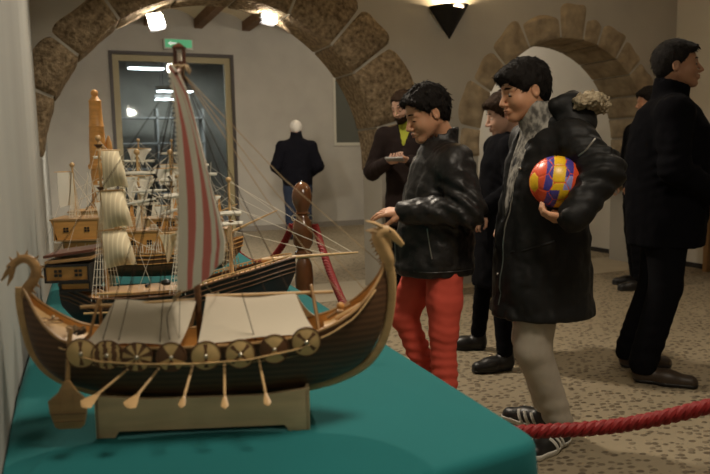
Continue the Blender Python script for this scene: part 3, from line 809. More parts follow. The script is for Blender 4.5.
# ---------------------------------------------------------------- square-rigged galleon models
def galleon(name, loc, rz, label, P):
    G = empty(name, loc, rz, label, 'model ship', 'galleon models on the teal table')
    K = P['hull']   # s, keel z, rail z, half beam
    lw = P.get('lw', .0007)
    def st_(s): return [interp(K, s, i) for i in range(1, 4)]
    s0, s1 = K[0][0], K[-1][0]
    def hf(u, q, ins=0):
        s = s0 + (s1 - s0) * u; zk, zr, b = st_(s); b = max(b - ins, .001); a = abs(q * 2 - 1)
        h_ = 1 - math.cos(a * PI / 2) if a < 1 else 1
        w_ = math.sin(a * PI / 2) ** .6
        return (s, math.copysign(b * w_, q - .5), zk + (zr - zk) * h_)
    mb = MB().grid(lambda u, v: hf(u, v), 48, 28, P['hm'])
    n = 29
    mb.add([hf(0, j / 28) for j in range(29)], [tuple(range(29))], P['hm'])
    mb.build('hull', None, G)
    MB().grid(lambda u, v: (s0 + (s1 - s0) * u, (v * 2 - 1) * max(st_(s0 + (s1 - s0) * u)[2] - .003, .001), st_(s0 + (s1 - s0) * u)[1] - .007), 40, 4, P['dm'], thick=.002).build('deck', None, G)
    m = MB()
    for sg in (-1, 1):
        for dz, r_ in P['wales']:
            pts = []
            for i in range(49):
                u = i / 48; s = s0 + (s1 - s0) * u; zk, zr, b = st_(s); zz = zr - dz; hh = max(0, min(1, (zz - zk) / max(zr - zk, 1e-4)))
                a = math.acos(1 - hh) / (PI / 2); pts.append((s, sg * (b * math.sin(a * PI / 2) ** .6 + .001), zz))
            m.tube(pts, r_, 6, P['wm'])
    m.build('wale', None, G)
    # rail stanchions and top rail
    if P.get('rail'):
        ra, rb, rh = P['rail']; m = MB(); k_ = int((rb - ra) / .012)
        for sg in (-1, 1):
            pts = []
            for i in range(k_ + 1):
                s = ra + (rb - ra) * i / k_; _, zr, b = st_(s); m.box((s - .0015, sg * b - .0015, zr), (s + .0015, sg * b + .0015, zr + rh), P['tm']); pts.append((s, sg * b, zr + rh))
            m.tube(pts, .0018, 5, P['tm'])
        m.build('rail', None, G, smooth=False)
    # castles: s0,s1,z0,z1,half width, rake, window columns
    for ci, (a, b_, z0, z1, hw, rk, wins) in enumerate(P['castles']):
        m = MB()
        v8 = [(a - rk, -hw, z1), (b_, -hw, z1), (b_, hw, z1), (a - rk, hw, z1), (a, -hw * .93, z0), (b_, -hw * .93, z0), (b_, hw * .93, z0), (a, hw * .93, z0)]
        m.add(v8, [(0, 1, 2, 3), (7, 6, 5, 4), (4, 5, 1, 0), (5, 6, 2, 1), (6, 7, 3, 2), (7, 4, 0, 3)], P['cm'])
        c_ = m.build('sterncastle' if ci == 0 else 'deckhouse', None, G, smooth=False)
        m = MB()
        for z, dx in ((z0, 0), (z1, rk)):
            m.box((a - dx - .003, -hw - .003, z - .0025), (b_ + .003, hw + .003, z + .0025), P['trim'])
        for x in (a - rk * .5, b_): m.box((x - .002, -hw - .001, z0), (x + .002, hw + .001, z1), P['trim'])
        m.build('castle_moulding', None, c_, smooth=False)
        for wi in wins:
            sx = a + (b_ - a) * wi; zc_ = z0 + (z1 - z0) * .52; sz = min(.0085, (z1 - z0) * .28)
            for sg in (-1, 1):
                m = MB()
                for ox in (-.55, .55):
                    for oz in (-.55, .55):
                        x_ = sx + ox * sz; z_ = zc_ + oz * sz; m.box((x_ - sz * .36, sg * hw * .97 - .003, z_ - sz * .36), (x_ + sz * .36, sg * hw * .97 + .003, z_ + sz * .36), w_black)
                m.build('window', None, c_, smooth=False)
        for sy in (-.5, 0, .5):
            m = MB(); m.box((a - rk * .6 - .003, sy * hw - .006, z0 + (z1 - z0) * .3), (a - rk * .3 + .003, sy * hw + .006, z0 + (z1 - z0) * .75), w_black); m.build('window', None, c_, smooth=False)
    # sloping roof deck on the stern
    for (a, b_, za, zb_, hw, mt) in P.get('slopes', []):
        MB().add([(a, -hw, za), (b_, -hw, zb_), (b_, hw, zb_), (a, hw, za), (a, -hw, za - .006), (b_, -hw, zb_ - .006), (b_, hw, zb_ - .006), (a, hw, za - .006)], [(0, 1, 2, 3), (7, 6, 5, 4), (4, 5, 1, 0), (5, 6, 2, 1), (6, 7, 3, 2), (7, 4, 0, 3)], mt).build('upper_deck', None, G, smooth=False)
    # bowsprit
    (bx0, bz0), (bx1, bz1) = P['sprit']
    MB().tube([(bx0, 0, bz0), ((bx0 + bx1) / 2, 0, (bz0 + bz1) / 2 + .001), (bx1, 0, bz1)], [.0055, .004, .0022], 8, P['sm']).build('bowsprit', None, G)
    tops = []
    for mi_, M_ in enumerate(P['masts']):
        s, h_, r_ = M_['s'], M_['h'], M_.get('r', .0035); _, zr, bw = st_(min(max(s, s0), s1))
        m = MB(); m.tube([(s, 0, zr - .01), (s, 0, h_)], [r_, r_ * .55], 8, P['sm']); m.sphere((s, 0, h_), r_ * 1.5, 8, P['sm'])
        ms = m.build('mast', None, G); tops.append((s, h_))
        for tz in M_.get('tops', []):
            MB().lathe([(.004, 0), (.010, .006), (.0105, .008), (.003, .008)], 12, w_dark, Matrix.Translation((s, 0, tz))).build('fighting_top', None, ms)
        ang = R(M_.get('ang', 55))       # yard direction from the ship's beam, turned towards the bow
        d = Vector((math.sin(ang), math.cos(ang), 0)); nrm = Vector((math.cos(ang), -math.sin(ang), 0))
        for (z, hl, sh_, cm_, sty) in M_['yards']:
            c0 = Vector((s, 0, z)) + nrm * .006 + Vector((M_.get('off', 0), 0, 0))
            MB().tube([c0 - d * hl, c0, c0 + d * hl], [.0012, .0026, .0012], 6, P['sm'] if sty != 'furl' else cm_).build('yard', None, ms)
            if sty == 'full':
                def sf(u, v, c0=c0, hl=hl, sh_=sh_):
                    w_ = hl * (.74 + .30 * v); x = (u * 2 - 1) * w_
                    bl = math.sin(PI * u) * .75 + .25
                    return c0 + d * x + nrm * (.004 + M_.get('bil', .022) * bl * math.sin(PI * min(1, v * .80 + .08))) + Vector((.010 * v * v, 0, 0)) + Vector((0, 0, -.002 - sh_ * v + .006 * math.sin(PI * u) * v))
                MB().grid(sf, 16, 14, cm_, thick=.0009).build('sail', None, ms)
            elif sty == 'furl':
                rn = random.Random(int(z * 1000)); pts = [c0 + d * hl * (i / 8 * 2 - 1) * .9 + Vector((0, 0, -.004 - rn.random() * .002)) for i in range(9)]
                MB().tube(pts, [.0035 + rn.random() * .003 for _ in pts], 8, cm_).build('furled_sail', None, ms)
            elif sty == 'rag':
                def sf(u, v, c0=c0, hl=hl, sh_=sh_):
                    x = (u * 2 - 1) * hl * (1 - .35 * v); return c0 + d * x + nrm * (.004 + .012 * math.sin(7 * u + 4 * v)) + Vector((0, 0, -.002 - sh_ * v * (.7 + .3 * math.cos(3 * PI * u))))
                MB().grid(sf, 14, 10, cm_, thick=.0009).build('sail', None, ms)
        # shrouds with ratlines
        m = MB(); lm = M_.get('lm', line_w); sh_h = M_.get('sh', zr + (h_ - zr) * .6)
        for sg in (-1, 1):
            base = [Vector((s - .020 + i * .009, sg * (bw + .002), zr - .004)) for i in range(5)]; tp = Vector((s, sg * .003, sh_h))
            for b_ in base: m.tube([b_, tp], lw, 4, lm, cap=False)
            nr_ = 13
            for i in range(1, nr_):
                t = i / nr_; m.tube([base[0].lerp(tp, t), base[-1].lerp(tp, t)], lw * .8, 4, lm, cap=False)
        for q in range(2):
            m.tube([Vector((s, 0, h_ - .01)), Vector((s + (.10 if q else -.10), .02 * (1 if q else -1), st_(min(max(s + (.10 if q else -.10), s0), s1))[1] + .01))], .0005, 4, lm, cap=False)
        m.build('shrouds', None, ms)
    m = MB(); lm = P.get('lm', line_w)
    for (a, ha), (b_, hb) in zip(tops[:-1], tops[1:]):
        for f1, f2 in ((.9, .55), (.7, .9), (.6, .5)): m.tube([(a, 0, ha * f1), ((a + b_) / 2, 0, (ha * f1 + hb * f2) / 2 - .006), (b_, 0, hb * f2)], lw, 4, lm, cap=False)
        m.tube([(a, 0, ha - .004), (b_, 0, hb * .72)], .0006, 4, lm, cap=False); m.tube([(a, 0, ha * .8), (b_, 0, hb - .01)], .0006, 4, lm, cap=False)
    for q in (1, .85, .7): m.tube([(tops[-1][0], 0, tops[-1][1] * q - .003), (bx0 + (bx1 - bx0) * (.95 if q == 1 else q), 0, bz0 + (bz1 - bz0) * (.95 if q == 1 else q))], .0006, 4, lm, cap=False)
    m.build('stays', None, G)
    for (s, y, z) in P.get('guns', []):
        m = MB(); m.tube([(s, y, z), (s, y - .022, z + .001)], [.004, .003], 10, iron); m.box((s - .004, y - .010, z - .006), (s + .004, y + .006, z - .002), w_mid); m.build('cannon', None, G)
    for (s, y, z, r_) in P.get('blobs', []):
        MB().sphere((s, y, z), r_, 10, iron, (1.4, 1, .8)).build('deck_boat', None, G)
    for (a, b_, y, z, mt) in P.get('bars', []): MB().tube([(a, y, z), (b_, y, z)], .0028, 8, mt).build('fender_beam', None, G)
    # cradle
    m = MB()
    for s in P['cradle']:
        zk = st_(s)[0]; m.prism([(-.055, 0), (.055, 0), (.045, zk + .018), (.012, zk + .002), (-.012, zk + .002), (-.045, zk + .018)], -.004, .004, w_mid, Matrix.Translation((s, 0, 0)) @ Matrix.Rotation(R(90), 4, 'Z'))
    m.build('cradle', None, G, smooth=False)
    return G
F_, U_, A_ = 'full', 'furl', 'rag'
galleon('galleon_model', (.25, 1.68, .75), R(-17.5), 'dark hulled galleon model with orange windowed stern directly behind the longship', dict(
    hull=[(-.262, .10, .160, .040), (-.24, .075, .158, .052), (-.18, .045, .128, .060), (-.09, .036, .126, .066), (.0, .034, .132, .068), (.10, .036, .160, .064), (.18, .05, .180, .054), (.235, .085, .194, .036), (.262, .125, .199, .020), (.28, .165, .201, .006)],
    hm=w_black, dm=w_orange, wm=w_dark, tm=w_light, cm=w_orange, trim=w_black, sm=w_light, wales=[(.0, .0028), (.012, .0016), (.024, .002), (.034, .0014)],
    rail=(.03, .27, .008), castles=[(-.278, -.186, .172, .208, .070, .004, (.28, .76)), (-.25, -.186, .150, .168, .064, .0, ())],
    slopes=[(-.285, -.175, .230, .243, .060, w_red), (-.280, -.178, .218, .226, .068, w_mid), (-.17, .10, .135, .146, .055, w_mid)],
    sprit=((.20, .196), (.432, .207)), cradle=(-.13, .13), lm=line_w, guns=[(-.06, -.05, .155), (.06, -.05, .165)], blobs=[(-.02, -.045, .158, .009)], bars=[(-.20, -.125, -.075, .098, w_light), (-.17, -.09, -.074, .142, w_light)],
    masts=[dict(s=-.165, h=.492, r=.0048, tops=[.372, .470], ang=48, sh=.35, off=.018, bil=.042, yards=[(.464, .030, .086, cloth_c, F_), (.371, .036, .086, cloth_c, F_), (.280, .040, .086, cloth_c, F_)]),
           dict(s=.01, h=.40, r=.004, tops=[.30], ang=70, yards=[(.36, .04, .05, cloth_w, U_), (.27, .05, .07, cloth_c, A_)]),
           dict(s=.128, h=.390, r=.0045, tops=[.285], ang=70, yards=[(.315, .028, .05, cloth_w, U_), (.29, .03, .05, cloth_w, U_)], lm=line_t)]))
G2 = galleon('galleon_model', (.30, 2.55, .75), R(-15), 'pale wooden galleon model crowded with white rigging, in the middle of the table', dict(
    hull=[(-.29, .10, .150, .045), (-.24, .07, .145, .06), (-.12, .035, .115, .075), (.0, .03, .112, .08), (.14, .032, .118, .078), (.24, .05, .14, .055), (.30, .10, .155, .02), (.315, .14, .158, .005)],
    hm=w_dark, dm=w_light, wm=w_orange, tm=w_light, cm=w_orange, trim=w_mid, sm=w_light, wales=[(0, .003), (.014, .002), (.03, .002)],
    rail=(-.12, .27, .01), castles=[(-.300, -.165, .175, .245, .085, .018, (.22, .72)), (-.285, -.165, .128, .168, .07, .0, ()), (-.09, .26, .118, .195, .07, .0, (.1, .25, .4, .55, .7, .85)), (.0, .15, .20, .235, .05, .0, (.2, .5, .8))],
    sprit=((.26, .17), (.44, .25)), cradle=(-.15, .15), lm=line_w, lw=.0014,
    masts=[dict(s=-.258, h=.428, r=.006, ang=40, off=-.035, bil=.01, yards=[(.405, .035, .12, cloth_w, F_)], sh=.40),
           dict(s=-.15, h=.40, r=.004, tops=[.31], ang=65, yards=[(.37, .03, .05, cloth_w, U_), (.30, .045, .07, cloth_w, A_)]),
           dict(s=-.04, h=.468, r=.007, tops=[.34], ang=72, yards=[(.40, .065, .05, cloth_w, U_), (.385, .05, .09, cloth_w, A_), (.29, .07, .05, cloth_w, U_)]),
           dict(s=.073, h=.466, r=.007, tops=[.34], ang=72, yards=[(.41, .06, .06, cloth_w, A_), (.375, .06, .05, cloth_w, U_), (.28, .065, .07, cloth_w, A_)]),
           dict(s=.19, h=.43, r=.005, tops=[.33], ang=72, yards=[(.39, .045, .05, cloth_w, U_), (.31, .05, .07, cloth_w, A_)])]))
galleon('galleon_model', (.34, 3.15, .75), R(-15), 'farthest white-rigged galleon model at the back end of the teal table', dict(
    hull=[(-.27, .10, .16, .045), (-.22, .06, .15, .06), (-.08, .03, .12, .075), (.1, .03, .125, .075), (.22, .05, .15, .05), (.29, .14, .17, .005)],
    hm=w_mid, dm=w_light, wm=w_dark, tm=w_light, cm=w_light, trim=w_mid, sm=w_light, wales=[(0, .003), (.016, .002)],
    rail=(-.1, .26, .01), castles=[(-.28, -.15, .16, .23, .08, .015, (.25, .7)), (-.05, .2, .13, .19, .06, .0, (.15, .4, .65, .9))],
    sprit=((.24, .17), (.40, .24)), cradle=(-.13, .13), lm=line_w, lw=.0014,
    masts=[dict(s=-.16, h=.50, r=.005, tops=[.36], ang=60, yards=[(.46, .045, .05, cloth_w, U_), (.34, .05, .09, cloth_w, A_)]),
           dict(s=-.01, h=.525, r=.005, tops=[.38], ang=68, yards=[(.49, .05, .07, cloth_w, A_), (.44, .07, .05, cloth_w, U_), (.36, .06, .1, cloth_w, A_)]),
           dict(s=.13, h=.52, r=.005, tops=[.38], ang=68, yards=[(.47, .06, .06, cloth_w, U_), (.42, .06, .08, cloth_w, A_), (.34, .07, .05, cloth_w, U_)]),
           dict(s=.24, h=.46, r=.004, ang=68, yards=[(.42, .04, .06, cloth_w, A_), (.34, .05, .06, cloth_w, U_)])]))
# extra running rigging, rolled sails and lattice work crowding the pale galleon
rn = random.Random(12); m = MB(); m2 = MB()
for k_ in range(26):
    s = rn.uniform(-.22, .22); z = rn.uniform(.22, .44); m.tube([(s, rn.uniform(-.03, .03), z), (s + rn.uniform(-.12, .12), -.075, .135)], .0009, 4, line_w, cap=False)
m.build('running_rigging', None, G2, label='tangle of white rigging lines')
for (s0_, s1_, z0_, z1_) in ((-.10, .02, .285, .305), (.02, .12, .245, .275), (-.06, .06, .33, .335), (.10, .2, .29, .31)):
    o_ = MB().tube([(s0_, -.03, z0_), ((s0_ + s1_) / 2, -.032, (z0_ + z1_) / 2), (s1_, -.028, z1_)], [.003, .0065, .003], 8, cloth_w).build('furled_sail', None, G2)
for k_ in range(5):
    a_ = -.09 + k_ * .075; m2 = MB()
    for q in range(7): m2.tube([(a_ + q * .009, -.081, .12), (a_ + .027, -.02, .30)], .0011, 4, line_w if k_ % 2 else w_orange, cap=False)
    for q in range(1, 12): t_ = q / 13; m2.tube([(a_ + .027 * t_, -.081 + .061 * t_, .12 + .18 * t_), (a_ + .054 + (.027 - .054) * t_, -.081 + .061 * t_, .12 + .18 * t_)], .0009, 4, line_w, cap=False)
    m2.build('rope_ladder', None, G2)
# orange turned wooden tower
t = empty('wooden_tower_model', (.20, 3.62, .75), R(-10), 'tall orange wooden spired tower model near the left wall behind the ships', 'model')
MB().box((-.09, -.06, 0), (.09, .06, .03)).box((-.075, -.05, .03), (.075, .05, .22)).build('plinth', w_orange, t, bevel=.004)
MB().lathe([(.045, .22), (.05, .235), (.040, .25), (.038, .40), (.05, .405), (.05, .42), (.040, .43), (.038, .53), (.034, .60), (.036, .605), (.033, .615), (.030, .66), (.028, .72), (.030, .725), (.022, .735), (.012, .75)], 20, w_orange, Matrix.Translation((-.01, 0, 0))).sphere((-.01, 0, .762), .018, 12, w_orange).build('spire', None, t)
MB().lathe([(.024, .40), (.024, .47), (.03, .475), (.03, .485), (.016, .49), (.013, .53), (.004, .56)], 14, w_orange, Matrix.Translation((.042, 0, 0))).sphere((.042, 0, .50), .015, 10, w_orange).build('turret', None, t)
MB().box((-.05, -.045, .400), (.085, .045, .418)).build('gallery', w_orange, t, bevel=.003)

# ---------------------------------------------------------------- posts and ropes
def post(loc, label):
    t = empty('barrier_post', loc, 0, label, 'barrier post', None)
    prof = [(.145, 0), (.15, .012), (.14, .03), (.06, .045), (.04, .07), (.032, .12), (.045, .16), (.034, .20), (.036, .30), (.046, .42), (.050, .55), (.044, .62), (.030, .655), (.045, .67), (.048, .685), (.030, .70), (.052, .735), (.056, .80), (.050, .85), (.034, .872), (.030, .885), (.040, .895), (.030, .905), (.036, .92), (.052, .955), (.055, .985), (.048, 1.02), (.030, 1.05), (.008, 1.062), (0.001, 1.064)]
    MB().lathe(prof, 28, post_m).build('turned_post', None, t)
    m = MB()
    for a in (R(150), R(-40)):
        c = Vector((.045 * math.cos(a), .045 * math.sin(a), .87)); m.tube([c + Vector((.015 * math.cos(q) * math.cos(a), .015 * math.cos(q) * math.sin(a), .015 * math.sin(q))) for q in [i * 2 * PI / 12 for i in range(12)]], .003, 6, brass, closed=True)
    m.build('ring', None, t); return t
post((1.18, 3.50, 0), 'turned brown wooden barrier post with bulb top in front of the white haired man')
def twist_rope(pts, r, label, name='barrier_rope', turns=28, strands=3):
    P = crom(pts, 14); m = MB()
    L_ = [0]
    for a, b in zip(P[:-1], P[1:]): L_.append(L_[-1] + (b - a).length)
    # resample evenly
    n = int(L_[-1] / .008); Q = []; j = 0
    for i in range(n + 1):
        d = L_[-1] * i / n
        while j < len(L_) - 2 and L_[j + 1] < d: j += 1
        Q.append(P[j].lerp(P[j + 1], (d - L_[j]) / max(L_[j + 1] - L_[j], 1e-9)))
    for k in range(strands):
        path = []
        for i, p in enumerate(Q):
            t = (Q[min(i + 1, n)] - Q[max(i - 1, 0)]).normalized(); u = t.cross(Vector((0, 0, 1))).normalized(); w_ = u.cross(t)
            a = 2 * PI * (k / strands + L_[-1] * i / n * turns)
            path.append(p + u * math.cos(a) * r * .52 + w_ * math.sin(a) * r * .52)
        m.tube(path, r * .60, 8, rope_red)
    o = m.build(name, None, None); return top(o, label, 'rope', 'red barrier ropes')
twist_rope([(1.235, 3.46, .83), (1.215, 3.30, .72), (1.185, 3.08, .60), (1.12, 2.72, .50), (1.06, 2.45, .48)], .018, 'thick red rope slanting down from the right side of the turned post', turns=14)
twist_rope([(1.135, 3.54, .83), (1.12, 3.66, .72), (1.06, 3.76, .615), (.97, 3.83, .61), (.87, 3.86, .70)], .018, 'red rope running down from the left side of the turned post', turns=14)
twist_rope([(.80, 1.54, .50), (.92, 1.48, .475), (1.05, 1.43, .478), (1.24, 1.30, .508), (1.38, 1.15, .585), (1.6, .98, .70)], .0175, 'twisted red rope crossing in front of the black and white shoes', turns=15)
twist_rope([(5.05, 4.15, .42), (5.3, 4.0, .36), (5.6, 3.8, .33), (5.85, 3.6, .36)], .018, 'red rope hanging low by the white wall at the right edge', turns=14)
# ---------------------------------------------------------------- people
skin_a = mat('skin_warm', (.52, .27, .155), .5, .4, var=.05, vscale=14, sss=.15, bump=.08, bscale=120, dist=.0005)
skin_b = mat('skin_tan', (.40, .21, .125), .5, .4, var=.05, vscale=14, sss=.1)
skin_p = mat('skin_pale', (.55, .33, .24), .5, .4, var=.05, vscale=14, sss=.1)
hair_k = mat('hair_black', (.010, .008, .007), .75, .14, bump=.9, bscale=130, dist=.004, stretch=(1, 1, .35))
hair_b = mat('hair_brown', (.035, .02, .012), .75, .14, bump=.9, bscale=130, dist=.004, stretch=(1, 1, .35))
hair_w = mat('hair_white', (.62, .58, .52), .7, .3, bump=.8, bscale=120, dist=.004)
hair_g = mat('hair_grey_dark', (.014, .012, .011), .75, .14, bump=.9, bscale=130, dist=.004)
lip_m = mat('lip', (.33, .12, .09), .45, .4)
eye_m = mat('eye_dark', (.02, .012, .01), .15, .6)
eye_w = mat('eye_white', (.33, .30, .27), .4, .4)
leather = mat('black_leather', (.012, .011, .011), .46, .4, bump=.6, bscale=30, dist=.008)
nylon = mat('black_nylon', (.009, .009, .009), .58, .26, bump=.4, bscale=22, dist=.006)
wool_k = mat('black_wool', (.0045, .0045, .006), .95, .06, bump=.3, bscale=200, dist=.001)
wool_n = mat('navy_wool', (.006, .006, .009), .9, .08, bump=.3, bscale=200, dist=.001)
wool_b = mat('brown_jacket', (.018, .011, .010), .8, .15, bump=.3, bscale=60, dist=.002)
red_c = mat('red_cotton', (.60, .085, .055), .8, .25, bump=.25, bscale=120, dist=.001)
grey_c = mat('grey_jersey', (.40, .355, .29), .9, .2, bump=.3, bscale=200, dist=.001, var=.06, vscale=20)
hood_c = mat('hoodie_knit', (.085, .08, .072), .9, .2, col2=(.33, .31, .27), vscale=34, sharp=(.40, .62), stretch=(1.6, 1.6, 1))
blue_j = mat('blue_denim', (.02, .028, .05), .85, .2)
black_c = mat('black_trousers', (.005, .005, .0065), .9, .07)
lime_c = mat('lime_shirt', (.40, .43, .05), .8, .2)
fur_m = mat('fur_tan', (.24, .19, .12), .95, .1, col2=(.55, .46, .32), vscale=60, bump=1., bscale=120, dist=.01)
shoe_k = mat('shoe_black', (.012, .011, .011), .4, .45)
shoe_b = mat('shoe_brown', (.045, .03, .02), .45, .4)
shoe_w = mat('shoe_white', (.62, .6, .54), .6, .3)
zip_m = mat('zip_metal', (.35, .33, .30), .3, .5, metal=.9)

def rotm(yaw, pitch, roll=0):   # columns: local frame -> parent frame; pitch>0 looks down
    return np.array(Matrix.Rotation(R(yaw), 3, 'Z') @ Matrix.Rotation(R(pitch), 3, 'Y') @ Matrix.Rotation(R(roll), 3, 'X'))
def to_local(P, c, M, s):
    x, y, z = P[0] - c[0], P[1] - c[1], P[2] - c[2]
    return ((M[0, 0] * x + M[1, 0] * y + M[2, 0] * z) / s, (M[0, 1] * x + M[1, 1] * y + M[2, 1] * z) / s, (M[0, 2] * x + M[1, 2] * y + M[2, 2] * z) / s)
def to_world(p, c, M, s): return tuple(np.array(c) + M @ (np.array(p) * s))

def F_head(P, child=0., round_=0.):
    """head in its own frame (metres, adult), x forward, y left, origin between the ears at eye level"""
    P = (P[0], np.abs(P[1]), P[2])
    d = ell(P, (-.012, 0, .032), (.098, .077, .086))
    d = smin(d, ell(P, (.030, 0, -.030), (.060, .058 + round_, .078)), .03)
    d = smin(d, cap(P, (.0, .048, -.045), (.066, .014, -.094), .020 + round_ * .5, .016 + round_ * .5), .025)
    d = smin(d, ell(P, (.070, 0, -.098), (.022, .020, .017)), .018)
    d = smin(d, ell(P, (.055, .034, -.036), (.030, .026 + round_, .030)), .02)
    d = smin(d, cap(P, (.082, .0, .016), (.068, .045, .014), .011, .010), .012)
    d = smax(d, -ell(P, (.102, .031, -.002), (.020, .017, .011)), .010)
    d = smin(d, ell(P, (.071, .031, -.004), (.0165, .0175, .012)), .004)      # lidded eyeball
    d = smin(d, cap(P, (.088, 0, .004), (.112, 0, -.034), .0065, .0098), .010)
    d = smin(d, ell(P, (.100, .0115, -.040), (.0115, .0085, .0080)), .006)
    d = smin(d, ell(P, (.088, 0, -.066), (.013, .024, .012)), .012)           # muzzle
    d = smin(d, ell(P, (.0965, 0, -.0615), (.0075, .019, .0050)), .004)
    d = smin(d, ell(P, (.0945, 0, -.0730), (.0080, .017, .0058)), .004)
    d = smax(d, -ell(P, (.104, 0, -.0668), (.010, .022, .0012)), .003)
    # ears
    e = ell(P, (-.008, .078, -.008), (.0175, .0085, .029)); e = smax(e, -ell(P, (-.004, .0865, -.004), (.0110, .0065, .020)), .003)
    d = smin(d, e, .006)
    d = smin(d, cap(P, (-.03, 0, -.05), (-.045, 0, -.16), .052 - child * .006, .055 - child * .006), .03)
    return d
def F_hair(P, fringe=0., vol=.012, seed=1, nape=-.075, line=(.02, -.01), amp=.006, parting=0):
    Q = (P[0], np.abs(P[1]), P[2])
    n = vn(P[0], P[1], P[2], (70, 70, 45), seed) * amp + vn(P[0], P[1], P[2], (160, 160, 90), seed + 2) * amp * .5
    d = ell(Q, (-.014, 0, .036), (.100 + vol, .080 + vol * .8, .089 + vol)) 
    d = smin(d, ell(Q, (-.055, 0, -.02), (.045 + vol * .5, .055, .055)), .03)
    if fringe: d = smin(d, ell(P, (.066, .012, .066), (.042 + fringe * .6, .062, .032 + fringe * .5)), .02)
    d = d + n
    pl = .72 * (P[0] - line[0] - fringe * .55) - .69 * (P[2] - line[1] + fringe * .35) + vn(P[0], P[1], P[2], (50, 50, 20), seed + 7) * .007
    d = smax(d, pl, .008)
    d = smax(d, (nape - P[2]) + .3 * (P[0] + .06), .01)
    d = smax(d, -ell(Q, (.0, .085, -.018), (.026, .022, .034)), .005)
    return d
def F_hand(P, curl=.35, spread=.06, thumb=.5):
    """right-handed frame: x towards the fingers, z back of the hand, thumb on +y; wrist at origin"""
    d = cap(P, (-.02, 0, 0), (.02, .0, 0), .024, .022)
    for k, y in enumerate((.028, .010, -.009, -.026)):
        d = smin(d, cap(P, (.012, y * .55, 0), (.080 - abs(k - 1) * .004, y, .002), .0150, .0105), .012)
    for k, (y, L_) in enumerate(((.029, .068), (.010, .076), (-.010, .070), (-.028, .055))):
        p = np.array([.082 - abs(k - 1) * .005, y, .002]); a = curl * .8; yaw = y * spread * 30
        for q, fr in enumerate((.45, .31, .24)):
            c_ = np.array([math.cos(a) * math.cos(yaw), math.sin(yaw) * math.cos(a), -math.sin(a)]) * L_ * fr
            d = smin(d, cap(P, tuple(p), tuple(p + c_), .0088 - q * .0010, .0082 - q * .0010), .0035); p = p + c_; a += curl * (1.1 - q * .1)
    p = np.array([.022, .026, -.006]); a = [np.array([.026, .020, -.010]), np.array([.026, .006, -.010 - thumb * .010]), np.array([.020, -.002 - thumb * .008, -.004 - thumb * .006])]
    for q, c_ in enumerate(a): d = smin(d, cap(P, tuple(p), tuple(p + c_), .0125 - q * .0020, .0108 - q * .0018), .005); p = p + c_
    return d
def frame(dirv, back):
    x = Vector(dirv).normalized(); z = Vector(back); z = (z - x * z.dot(x)).normalized(); y = z.cross(x)
    return np.array([[x.x, y.x, z.x], [x.y, y.y, z.y], [x.z, y.z, z.z]])
def limb(P, pts, rs, k=.02):
    d = None
    for (a, b), (ra, rb) in zip(zip(pts[:-1], pts[1:]), zip(rs[:-1], rs[1:])):
        e = cap(P, a, b, ra, rb); d = e if d is None else smin(d, e, k)
    return d
def F_foot(P, heel, yaw, L_=.26, hgt=.07, wdt=.046):
    M = rotm(yaw, 0); q = to_local(P, (heel[0], heel[1], heel[2] if len(heel) > 2 else 0), M, 1.)
    d = cap(q, (.035, 0, .045), (L_ * .55, 0, .036), wdt * .86, wdt * .92)
    d = smin(d, cap(q, (L_ * .5, 0, .030), (L_ - .042, 0, .026), wdt * .95, wdt * .80), .03)
    d = smin(d, cap(q, (.045, 0, .04), (.035, 0, .12), wdt * .9, wdt * .85), .03)
    return d, q

